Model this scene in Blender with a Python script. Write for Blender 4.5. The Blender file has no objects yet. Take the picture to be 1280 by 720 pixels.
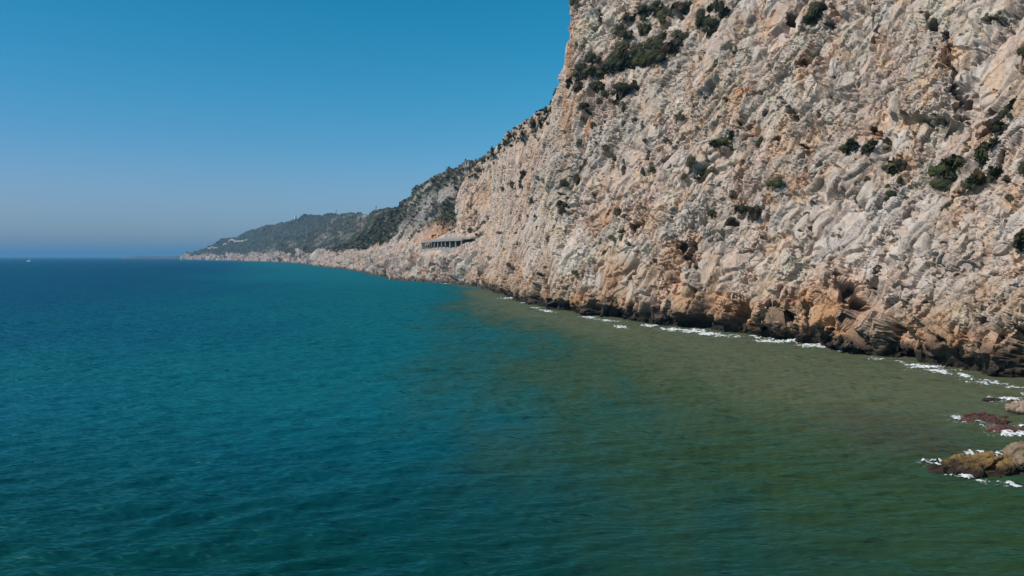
import bpy, bmesh, math, random
from mathutils import Vector, Matrix, noise as mnoise

# ---------------------------------------------------------------- camera, sky, sun, exposure
sc = bpy.context.scene
cam_d = bpy.data.cameras.new("camera"); cam = bpy.data.objects.new("camera", cam_d); sc.collection.objects.link(cam)
cam.location = (0, 0, 15); cam.rotation_euler = (math.radians(90 - 2.44), 0, 0)
cam_d.lens = 25.73; cam_d.sensor_width = 36; cam_d.clip_start = 0.5; cam_d.clip_end = 80000
sc.camera = cam
SUN_TO = Vector((-0.80, -0.22, 0.86)).normalized()
elev = math.asin(SUN_TO.z); az = math.atan2(SUN_TO.x, SUN_TO.y)
w = bpy.data.worlds.new("World"); sc.world = w; w.use_nodes = True
nt = w.node_tree; bg = nt.nodes['Background']
sky = nt.nodes.new('ShaderNodeTexSky'); sky.sky_type = 'NISHITA'; sky.sun_disc = False
sky.sun_elevation = elev; sky.sun_rotation = az
sky.altitude = 0; sky.air_density = 1.0; sky.dust_density = 0.6; sky.ozone_density = 2.6
geo = nt.nodes.new('ShaderNodeTexCoord'); sep = nt.nodes.new('ShaderNodeSeparateXYZ'); nt.links.new(geo.outputs['Generated'], sep.inputs[0])
sr = nt.nodes.new('ShaderNodeValToRGB'); sr.color_ramp.interpolation = 'B_SPLINE'
stops = [(0.0, (.40, .53, .74)), (.03, (.41, .55, .75)), (.08, (.46, .62, .79)), (.14, (.28, .65, .79)), (.22, (.15, .69, .80)), (.32, (.05, .67, .77)), (.42, (.05, .62, .76)), (.62, (.50, .68, .74))]
e = sr.color_ramp.elements
e[0].position, e[0].color = stops[0][0], (*stops[0][1], 1); e[1].position, e[1].color = stops[-1][0], (*stops[-1][1], 1)
for p_, c_ in stops[1:-1]:
    x_ = e.new(p_); x_.color = (*c_, 1)
nt.links.new(sep.outputs[2], sr.inputs[0])
tint = nt.nodes.new('ShaderNodeMix'); tint.data_type = 'RGBA'; tint.blend_type = 'MULTIPLY'; tint.inputs[0].default_value = 1
nt.links.new(sky.outputs[0], tint.inputs[6]); nt.links.new(sr.outputs[0], tint.inputs[7])
sx = nt.nodes.new('ShaderNodeValToRGB'); ax = nt.nodes.new('ShaderNodeMath'); ax.operation = 'MULTIPLY_ADD'; ax.inputs[1].default_value = .5; ax.inputs[2].default_value = .5
sx.color_ramp.elements[0].position = .2; sx.color_ramp.elements[0].color = (.86, .80, .85, 1); sx.color_ramp.elements[1].position = .52; sx.color_ramp.elements[1].color = (1, 1, 1, 1)
t2 = nt.nodes.new('ShaderNodeMix'); t2.data_type = 'RGBA'; t2.blend_type = 'MULTIPLY'; t2.inputs[0].default_value = 1
nt.links.new(sep.outputs[0], ax.inputs[0]); nt.links.new(ax.outputs[0], sx.inputs[0]); nt.links.new(tint.outputs[2], t2.inputs[6]); nt.links.new(sx.outputs[0], t2.inputs[7])
nt.links.new(t2.outputs[2], bg.inputs[0]); bg.inputs[1].default_value = 0.145
sun_d = bpy.data.lights.new("sun", 'SUN'); sun_d.energy = 4.5; sun_d.angle = math.radians(0.53); sun_d.color = (1, 0.94, 0.86)
sun = bpy.data.objects.new("sun", sun_d); sc.collection.objects.link(sun)
sun.rotation_euler = (-SUN_TO).to_track_quat('-Z', 'Y').to_euler(); sun.location = (-60, -20, 120)
sc.view_settings.view_transform = 'Standard'; sc.view_settings.look = 'None'
sc.view_settings.exposure = 0.0; sc.view_settings.gamma = 1
sc.cycles.volume_bounces = 0

C = sc.collection
random.seed(3)
HAZE = 0.0001

# ---------------------------------------------------------------- numeric helpers (numpy only)
import numpy as np
F32 = np.float32
CAM_H = 15.0
_rng = np.random.RandomState(7)
_PERM = _rng.permutation(4096).astype(np.int32)
_GR = _rng.normal(size=(4096, 3)).astype(F32); _GR /= np.linalg.norm(_GR, axis=1)[:, None]
_R4 = _rng.rand(4096, 4).astype(F32)

def _hash(ix, iy, iz, seed):
    h = _PERM[(ix + seed * 131) & 4095]
    h = _PERM[(h + iy) & 4095]
    return _PERM[(h + iz) & 4095]

from concurrent.futures import ThreadPoolExecutor
_POOL = ThreadPoolExecutor(4)
def _chunked(fn, p, seed):
    n = len(p); m = 40000
    if n <= m: return fn(p, seed)
    r = list(_POOL.map(lambda k: fn(p[k:k + m], seed), range(0, n, m)))
    if isinstance(r[0], tuple): return tuple(np.concatenate(x) for x in zip(*r))
    return np.concatenate(r)
def perlin(p, seed=0): return _chunked(_perlin, p, seed)
def voronoi(p, seed=0): return _chunked(_voronoi, p, seed)

def _perlin(p, seed):
    p = p.astype(F32)
    i = np.floor(p).astype(np.int32); f = p - i
    w = f * f * f * (f * (f * 6 - 15) + 10)
    out = np.zeros(len(p), F32)
    for dx in (0, 1):
        wx = w[:, 0] if dx else 1 - w[:, 0]
        for dy in (0, 1):
            wy = w[:, 1] if dy else 1 - w[:, 1]
            for dz in (0, 1):
                wz = w[:, 2] if dz else 1 - w[:, 2]
                g = _GR[_hash(i[:, 0] + dx, i[:, 1] + dy, i[:, 2] + dz, seed)]
                out += wx * wy * wz * (g[:, 0] * (f[:, 0] - dx) + g[:, 1] * (f[:, 1] - dy) + g[:, 2] * (f[:, 2] - dz))
    return out * 1.5

def fbm(p, octaves=4, seed=0, gain=0.5, lac=2.03):
    a, s, out = 1.0, 1.0, 0
    for o in range(octaves):
        out = out + a * perlin(p * s, seed + o * 17)
        a *= gain; s *= lac
    return out

def ridged(p, octaves=3, seed=0, gain=0.5):
    a, s, out = 1.0, 1.0, 0
    for o in range(octaves):
        n = 1 - np.abs(perlin(p * s, seed + o * 23)) * 2
        out = out + a * n
        a *= gain; s *= 2.1
    return out

def _voronoi(p, seed):
    """F1, F2, random vector of the cell, offset to the cell's own point"""
    p = p.astype(F32)
    i = np.floor(p).astype(np.int32); f = p - i
    n = len(p)
    f1 = np.full(n, 9, F32); f2 = np.full(n, 9, F32); hid = np.zeros(n, np.int32); off = np.zeros((n, 3), F32)
    for dx in (-1, 0, 1):
        for dy in (-1, 0, 1):
            for dz in (-1, 0, 1):
                h = _hash(i[:, 0] + dx, i[:, 1] + dy, i[:, 2] + dz, seed)
                r = _R4[h]
                d = f - (r[:, :3] + np.array([dx, dy, dz], F32))
                q = (d * d).sum(1)
                m = q < f1
                f2 = np.where(m, f1, np.minimum(f2, q))
                f1 = np.where(m, q, f1)
                hid = np.where(m, h, hid)
                np.copyto(off, d, where=m[:, None])
    return np.sqrt(f1), np.sqrt(f2), hid, off

def sstep(a, b, x):
    t = np.clip((x - a) / (b - a), 0, 1)
    return t * t * (3 - 2 * t)

def hermite(knots, vals, t):
    """smooth interpolation of vals (n, ...) at knots (n,) for t (m,)"""
    knots = np.asarray(knots, float); vals = np.asarray(vals, float)
    n = len(knots)
    d = np.diff(vals, axis=0) / np.diff(knots).reshape((-1,) + (1,) * (vals.ndim - 1))
    m = np.zeros_like(vals)
    m[1:-1] = np.where(d[1:] * d[:-1] > 0, 2 * d[1:] * d[:-1] / (d[1:] + d[:-1] + 1e-12), 0)
    m[0] = d[0]; m[-1] = d[-1]
    i = np.clip(np.searchsorted(knots, t, side='right') - 1, 0, n - 2)
    h = (knots[i + 1] - knots[i]); s = (t - knots[i]) / h
    sh = (-1,) + (1,) * (vals.ndim - 1)
    s = s.reshape(sh); h = h.reshape(sh)
    return ((2 * s**3 - 3 * s**2 + 1) * vals[i] + (s**3 - 2 * s**2 + s) * h * m[i]
            + (-2 * s**3 + 3 * s**2) * vals[i + 1] + (s**3 - s**2) * h * m[i + 1])

def net_surface(net, nu, nv, near=60.0):
    """net (cols, rows, 3) -> (nu, nv, 3) smooth surface, finer where it is close to the bay"""
    net = np.asarray(net, float)
    nc, nr = net.shape[:2]
    uu = np.linspace(0, nc - 1, 500)
    A = hermite(np.arange(nc), net, uu)                      # 500, nr, 3
    P = A[:, 1:4].mean(1)
    ds = np.linalg.norm(np.diff(P, axis=0), axis=1)
    D = np.maximum(np.linalg.norm(P[:-1, :2], axis=1), near)
    w = ds / D * np.where(P[:-1, 1] > 55, 1, 0.12)
    c = np.r_[0, np.cumsum(w + w.mean() * .02)]; c /= c[-1]
    us = np.interp(np.linspace(0, 1, nu), c, uu)
    A = hermite(np.arange(nc), net, us)                      # nu, nr, 3
    vv = np.linspace(0, nr - 1, 400)
    B = hermite(np.arange(nr), A.transpose(1, 0, 2), vv).transpose(1, 0, 2)   # nu, 400, 3
    ds = np.linalg.norm(np.diff(B, axis=1), axis=2)
    Q = B[:, :-1]
    D = np.maximum(np.linalg.norm(Q[..., :2], axis=2), near)
    el = (Q[..., 2] - CAM_H) / D
    w = ds / D * np.where(el > 0.40, 0.08, 1.0) * np.where(Q[..., 2] < -1, .3, 1) * np.where(np.arange(399)[None] / 399 * (nr - 1) > nr - 2.0, .12, 1)
    w = w + w.mean(1, keepdims=True) * .01
    c = np.concatenate([np.zeros((nu, 1)), np.cumsum(w, axis=1)], 1); c /= c[:, -1:]
    tt = np.linspace(0, 1, nv)
    out = np.empty((nu, nv, 3))
    for k in range(nu):
        vs = np.interp(tt, c[k], vv)
        for a in range(3):
            out[k, :, a] = np.interp(vs, vv, B[k, :, a])
    return out

def grid_normals(G):
    du = np.gradient(G, axis=0); dv = np.gradient(G, axis=1)
    n = np.cross(du, dv); n /= (np.linalg.norm(n, axis=2, keepdims=True) + 1e-9)
    return n

def smooth_n(n, k=3):
    for _ in range(k):
        n[1:-1] = (n[:-2] + 2 * n[1:-1] + n[2:]) / 4
        n[:, 1:-1] = (n[:, :-2] + 2 * n[:, 1:-1] + n[:, 2:]) / 4
    return n / (np.linalg.norm(n, axis=2, keepdims=True) + 1e-9)

# ---------------------------------------------------------------- control nets of the cliff and of the coast behind it
def cliff_net():
    zz = [-6, 0, 4, 12, 25, 45, 70, 100, 140, 180]
    offs = [-3, 0, .5, 3, 9, 19, 31, 44, 62, 85]
    cols = []
    def col(x, y, dx, dy, k=1.0):
        l = (dx * dx + dy * dy) ** .5; dx /= l; dy /= l
        c = [(x + dx * o * k, y + dy * o * k, z) for z, o in zip(zz, offs)]
        c.append((x + dx * 260, y + dy * 260, 200)); cols.append(c)
    col(150, -160, .8, .6)
    col(118, -60, .92, .38)
    col(92, 15, .93, .36)
    col(70, 62, .92, .40)
    col(60, 86, .91, .41)
    col(57.5, 97, .91, .41)
    col(49.6, 126, .9, .43)
    col(41, 146, .88, .47)
    col(29, 167, .85, .53)
    col(20, 185, .6, .8)
    def raw(*pts): cols.append(list(pts))
    raw((11, 204, -6), (11, 208, 0), (11, 209, 4), (11.4, 213, 12), (12.5, 219, 25), (14, 228, 45), (16, 239, 70), (20.5, 252, 100), (29, 270, 140), (40, 290, 180), (120, 420, 200))
    raw((3, 231, -6), (4, 235, 0), (4.5, 236, 4), (5.5, 241, 12), (7.5, 249, 25), (10, 259, 45), (15.5, 274, 69), (42, 266, 100), (52, 286, 140), (62, 300, 180), (140, 425, 200))
    raw((-5, 266, -6), (-3, 269, 0), (-2.5, 270, 4), (-.5, 277, 12), (1.5, 286, 25), (4, 298, 45), (8.5, 313, 71), (60, 300, 96), (70, 310, 140), (80, 330, 180), (160, 430, 200))
    raw((-18, 350, -6), (-16, 352, 0), (-15.5, 353, 4), (-12.5, 358, 12), (-8.5, 366, 25), (-6.5, 378, 45), (-4.5, 394, 76), (85, 345, 95), (100, 360, 140), (110, 380, 180), (190, 450, 200))
    raw((-30, 398, -6), (-29, 400, 0), (-28, 402, 4), (-23, 410, 12), (-17, 427, 25), (-15.5, 436, 46), (-12, 446, 76), (85, 380, 95), (110, 400, 140), (120, 410, 180), (200, 470, 200))
    raw((-43, 453, -6), (-42, 455, 0), (-41, 458, 4), (-38, 468, 12), (-37.5, 480, 25), (-37, 482, 51), (-22, 492, 76), (80, 450, 95), (120, 460, 140), (130, 470, 180), (210, 500, 200))
    raw((-34, 486, -6), (-33, 486, 0), (-33, 487, 4), (-32, 490, 12), (-31, 501, 25), (-29, 503, 49), (-12, 510, 76), (80, 510, 92), (130, 530, 130), (150, 540, 170), (220, 570, 190))
    raw((40, 540, -6), (40, 540, 0), (40, 541, 4), (41, 542, 12), (42, 543, 25), (45, 545, 47), (50, 550, 75), (90, 560, 92), (140, 600, 130), (160, 620, 170), (230, 650, 190))
    return np.array(cols, float)

def coast_net():
    cols = []
    def c(b, e, t, m, r, back):
        bx, by = b
        cols.append([(bx - 4, by - 6, -5), (bx, by, 0), e, t, m, r, back])
    c((8, 300), (12, 310, 8), (18, 325, 15), (40, 400, 50), (60, 520, 90), (200, 700, 120))
    c((-9, 332), (-6, 338, 8), (-2, 352, 16), (30, 440, 50), (50, 560, 95), (200, 750, 120))
    c((-24, 380), (-22, 384, 8), (-18, 391, 17), (20, 470, 55), (30, 610, 105), (200, 800, 120))
    c((-40, 420), (-37.5, 424, 10), (-34, 430, 18.8), (0, 505, 58), (0, 640, 105), (200, 860, 130))
    c((-60, 447), (-56, 451, 10), (-49.5, 458, 18.8), (-14, 560, 56), (-30, 650, 98), (180, 900, 130))
    c((-77, 482), (-71, 487, 10), (-61.5, 499, 19), (-42, 570, 47), (-48, 655, 92), (150, 930, 120))
    c((-100, 560), (-96, 568, 10), (-88, 590, 22), (-80, 640, 50), (-81, 705, 84), (100, 960, 110))
    c((-125, 650), (-121, 660, 9), (-115, 690, 24), (-108, 740, 47), (-109, 790, 74), (60, 1000, 100))
    c((-190, 850), (-186, 862, 9), (-176, 900, 22), (-166, 960, 42), (-164, 1030, 74), (0, 1250, 100))
    c((-290, 1120), (-285, 1140, 13), (-272, 1200, 27), (-256, 1300, 52), (-255, 1400, 87), (-100, 1700, 100))
    c((-390, 1420), (-384, 1440, 14), (-372, 1520, 28), (-365, 1800, 80), (-345, 2000, 118), (-200, 2300, 110))
    c((-560, 1850), (-552, 1880, 16), (-545, 1950, 35), (-560, 2250, 95), (-560, 2500, 149), (-300, 3000, 130))
    c((-1080, 2850), (-1070, 2890, 17), (-1055, 2980, 42), (-980, 3150, 105), (-905, 3320, 190), (-600, 3900, 160))
    c((-1330, 3220), (-1320, 3260, 16), (-1305, 3330, 36), (-1270, 3430, 85), (-1240, 3540, 133), (-1000, 4000, 130))
    c((-1560, 3500), (-1550, 3530, 16), (-1535, 3570, 26), (-1515, 3640, 46), (-1500, 3700, 72), (-1350, 4100, 90))
    c((-1640, 3650), (-1633, 3665, 14), (-1625, 3690, 20), (-1615, 3740, 27), (-1600, 3800, 36), (-1450, 4200, 50))
    c((-1660, 3850), (-1650, 3860, 9), (-1630, 3880, 12), (-1600, 3920, 18), (-1560, 3980, 22), (-1400, 4300, 30))
    c((-1500, 4400), (-1490, 4410, 9), (-1470, 4430, 12), (-1440, 4470, 18), (-1400, 4500, 22), (-1300, 4600, 30))
    return np.array(cols, float)

GASHES = [
    (0.34, 4, [(74.1, 134.0, 59.3), (73.5, 129.5, 55.3), (73.0, 125.1, 51.9), (72.1, 121.9, 48.4), (70.7, 118.6, 43.8), (69.5, 116.0, 40.0), (68.3, 112.9, 36.1)]),
    (0.61, 4, [(68.6, 113.7, 37.1), (68.4, 111.7, 35.8)]),
    (0.57, 4, [(75.0, 120.3, 53.3), (75.6, 117.6, 53.1), (75.7, 114.3, 51.5)]),
    (0.82, 4, [(63.1, 172.9, 72.8), (63.2, 169.9, 69.7), (63.5, 167.4, 67.6)]),
    (0.44, 3, [(64.8, 164.1, 66.6), (63.5, 163.1, 63.2)]),
    (0.68, 3.5, [(61.7, 160.2, 57.0), (62.4, 158.0, 56.4), (63.8, 155.8, 56.8)]),
    (0.5, 3.5, [(57.8, 160.0, 49.8), (58.2, 156.4, 47.1), (58.5, 153.6, 45.1), (58.4, 150.5, 42.2)]),
    (0.76, 4, [(43.7, 178.0, 43.4), (45.6, 174.6, 43.4)]),
    (0.54, 3, [(49.7, 168.5, 44.2), (51.1, 166.9, 45.0), (53.1, 164.0, 45.4)]),
    (0.58, 3.5, [(54.8, 156.2, 40.8), (55.5, 153.4, 39.5), (56.4, 152.2, 40.1)]),
    (0.35, 3, [(64.0, 133.9, 39.5), (64.0, 130.8, 37.5), (64.0, 128.5, 36.2), (64.0, 125.3, 34.5)]),
    (0.35, 2.5, [(57.3, 148.0, 38.1), (57.4, 145.4, 36.1), (57.2, 143.7, 34.4)]),
    (0.35, 2.2, [(55.6, 178.6, 65.2), (54.8, 179.3, 64.5), (53.8, 181.3, 64.9)]),
    (0.32, 2, [(45.9, 184.7, 54.3), (46.6, 185.6, 56.5), (48.2, 184.8, 58.5)]),
    (0.22, 1.2, [(54.1, 171.3, 54.7), (55.4, 166.9, 52.4), (56.8, 166.3, 54.3)]),
    (0.23, 2.5, [(33.0, 168.1, 14.5), (33.5, 165.3, 12.2), (34.2, 161.9, 9.2), (35.0, 158.3, 5.4), (35.9, 155.8, 2.7), (36.6, 154.3, 1.1)]),
    (0.53, 3, [(35.6, 167.6, 18.9), (37.4, 164.0, 18.3), (38.2, 159.8, 15.2), (38.9, 156.9, 13.2), (39.8, 154.7, 12.2)]),
    (0.42, 2.5, [(28.3, 179.9, 18.0), (29.8, 176.4, 17.2), (30.0, 174.5, 15.6)]),
    (0.3, 2, [(29.8, 173.9, 14.5), (27.8, 174.1, 10.0), (26.6, 173.2, 5.4)]),
    (0.55, 3, [(32.4, 168.5, 13.9), (33.3, 166.2, 13.1)]),
    (0.42, 3, [(43.7, 145.8, 10.3), (42.7, 146.8, 8.9), (41.6, 148.1, 7.7)]),
    (0.38, 3, [(45.5, 148.3, 16.8), (46.6, 145.5, 16.3), (47.6, 144.5, 17.3)]),
    (0.26, 1.5, [(38.5, 157.9, 13.5), (39.3, 155.7, 12.4), (40.7, 154.9, 14.5)]),
    (0.63, 7, [(54.4, 120.8, 12.0), (54.4, 118.8, 10.7), (54.3, 116.4, 8.3), (53.9, 114.8, 5.8), (53.9, 112.8, 3.2), (54.0, 111.4, 0.8)]),
    (0.35, 3, [(50.6, 130.7, 10.9), (51.0, 128.5, 9.7)]),
    (0.46, 4, [(47.9, 133.9, 6.8), (48.4, 131.3, 5.1), (49.0, 129.1, 3.8), (49.6, 126.7, 1.3)]),
    (0.73, 4, [(45.8, 136.2, 1.5), (47.1, 133.2, 1.1), (48.1, 131.1, 2.9)]),
    (0.65, 4, [(52.0, 119.7, 3.0), (52.7, 117.0, 3.1)]),
    (0.45, 5, [(57.4, 106.0, 9.3), (57.1, 104.5, 7.5), (57.1, 102.7, 5.9), (56.9, 101.0, 3.3)]),
    (0.65, 4, [(57.4, 100.3, 4.8), (57.6, 98.4, 3.6), (57.9, 96.6, 2.6)]),
    (0.27, 3.5, [(60.2, 95.2, 10.1), (59.8, 94.2, 8.2), (59.5, 92.6, 6.1)]),
    (0.31, 3, [(61.0, 93.1, 11.1), (60.4, 93.6, 9.6)]),
    (0.6, 5, [(60.1, 92.0, 7.7), (59.9, 91.1, 6.4), (59.7, 90.4, 5.2)]),
    (0.22, 3.5, [(59.9, 89.9, 5.5), (60.4, 88.5, 6.2), (61.2, 86.8, 7.2)]),
    (0.23, 2.5, [(58.6, 105.2, 12.1), (58.5, 103.5, 10.6)]),
    (1.07, 4, [(7.5, 227.7, 9.5), (8.7, 219.8, 7.4), (9.7, 213.8, 4.4), (11.3, 207.3, 1.3)]),
    (0.97, 4, [(-1.8, 284.7, 11.6), (0.1, 268.5, 9.8)]),
    (0.54, 3, [(-3.0, 278.2, 6.5), (-0.6, 270.6, 9.0)]),
    (0.31, 2.5, [(23.1, 180.2, 5.5), (24.6, 176.2, 3.2), (26.0, 172.8, 0.5)]),
    (1.19, 4, [(21.5, 182.9, 4.1), (22.5, 180.1, 2.3), (23.1, 178.6, 0.7)]),
    (0.84, 4, [(16.9, 193.2, 4.0), (18.0, 190.1, 1.6)]),
    (0.96, 3, [(-24.4, 450.1, 29.6), (-21.4, 445.1, 32.5), (-17.0, 435.5, 35.9), (-13.6, 421.9, 38.7)]),
    (0.75, 2.5, [(-30.8, 462.7, 29.0), (-28.0, 457.7, 30.8)]),
    (0.61, 3, [(1.3, 278.8, 19.8), (0.6, 276.4, 15.6)]),
    (0.25, 1.2, [(34.5, 161.1, 8.7), (35.7, 160.0, 10.1)]),
    (0.37, 1.8, [(71.7, 106.5, 39.6), (70.2, 107.9, 37.3), (68.8, 108.9, 35.2), (67.8, 109.1, 33.2)]),
    (0.27, 1.6, [(68.4, 110.6, 35.2), (66.9, 110.6, 32.3), (65.2, 111.5, 29.4), (63.6, 112.1, 26.4)]),
    (0.22, 1.4, [(68.9, 103.7, 32.9), (67.5, 103.5, 30.0), (66.4, 103.7, 27.8)]),
    (0.26, 1.6, [(63.6, 124.3, 33.1), (63.7, 121.8, 31.8), (63.7, 119.3, 30.4)]),
    (0.16, 1.5, [(68.1, 120.6, 39.8), (68.9, 119.2, 40.6), (69.4, 118.4, 41.0)]),
    (0.19, 2, [(66.7, 120.9, 37.1), (67.5, 118.6, 37.4)]),
    (0.24, 2, [(66.7, 124.7, 39.2), (66.7, 122.4, 37.9)]),
    (0.14, 1.2, [(65.2, 135.5, 42.9), (66.2, 132.7, 43.0), (67.4, 129.3, 43.2)]),
    (0.32, 2.5, [(60.3, 115.0, 21.4), (60.4, 113.1, 20.5)]),
    (0.21, 1.2, [(47.8, 165.7, 38.1), (48.2, 161.0, 34.0), (48.1, 157.3, 30.2)]),
    (0.38, 2.5, [(56.4, 143.6, 32.8), (56.7, 140.5, 30.9), (57.1, 136.4, 28.4)]),
    (0.27, 2, [(54.7, 139.5, 26.4), (54.5, 137.4, 24.3)]),
    (0.22, 1.8, [(55.0, 129.0, 19.1), (55.8, 128.3, 20.2), (56.6, 127.1, 20.9)]),
    (0.21, 1.8, [(57.4, 118.4, 17.4), (58.3, 117.8, 18.8)]),
    (0.17, 1.2, [(51.6, 152.9, 32.2), (50.6, 152.0, 29.7), (49.5, 152.4, 28.1)]),
    (0.18, 1.2, [(42.4, 169.0, 32.2), (44.8, 163.7, 30.9), (47.1, 162.3, 33.5)]),
    (0.24, 1.4, [(37.6, 191.1, 46.3), (39.0, 185.6, 43.1), (40.1, 186.0, 45.4)]),
    (0.48, 1.6, [(41.8, 182.2, 44.4), (39.0, 183.6, 41.0), (36.8, 185.4, 38.9)]),
    (0.46, 2.2, [(37.7, 195.5, 51.3), (37.5, 193.5, 48.8)]),
    (0.43, 1.8, [(35.0, 201.1, 52.8), (34.8, 198.8, 49.8)]),
    (0.3, 1.5, [(23.9, 214.1, 50.7), (25.2, 213.9, 52.9)]),
    (0.28, 1.5, [(19.3, 218.6, 47.9), (18.5, 218.5, 45.8)]),
    (0.31, 1.5, [(12.3, 240.0, 46.3), (11.8, 235.0, 39.4)]),
    (0.45, 2, [(20.6, 235.4, 80.2), (23.3, 233.8, 82.6), (21.4, 232.5, 77.5)]),
    (0.56, 2.2, [(27.0, 237.7, 94.3), (26.8, 234.4, 89.2), (24.9, 233.8, 85.3)]),
    (0.16, 1.5, [(63.2, 96.8, 18.1), (62.5, 97.8, 17.0)]),
    (0.18, 1.2, [(62.7, 106.8, 21.9), (62.0, 107.2, 20.7), (61.1, 107.5, 19.0)]),
    (0.51, 2.5, [(34.3, 180.8, 30.0), (33.4, 181.1, 28.7)]),
    (0.28, 1.4, [(33.3, 184.4, 31.8), (34.9, 182.8, 33.0)]),
    (0.4, 2, [(29.0, 184.3, 23.8), (29.4, 181.8, 22.0)]),
    (0.25, 1.3, [(32.3, 180.6, 26.3), (31.7, 176.2, 20.5)]),
    (0.15, 1.2, [(62.5, 135.1, 37.6), (60.9, 136.5, 35.5)]),
    (0.5, 1.8, [(5.7, 304.0, 55.9), (4.2, 310.2, 53.6)]),
    (0.53, 2.5, [(13.6, 222.3, 34.9), (14.1, 219.7, 33.6)]),
    (0.51, 1.4, [(-29.4, 466.4, 53.0), (-30.4, 464.8, 44.3)]),
    (1.0, 2.2, [(-22.5, 461.7, 61.1), (-20.5, 453.3, 54.7)]),
    (0.48, 2, [(-6.9, 356.0, 26.4), (-2.7, 320.6, 25.9)]),
    (0.73, 2.5, [(-5.4, 337.7, 23.3), (-4.9, 330.1, 21.6)]),
    (0.69, 2.5, [(-3.1, 318.4, 23.3), (-3.0, 314.4, 21.7)]),
]
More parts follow.
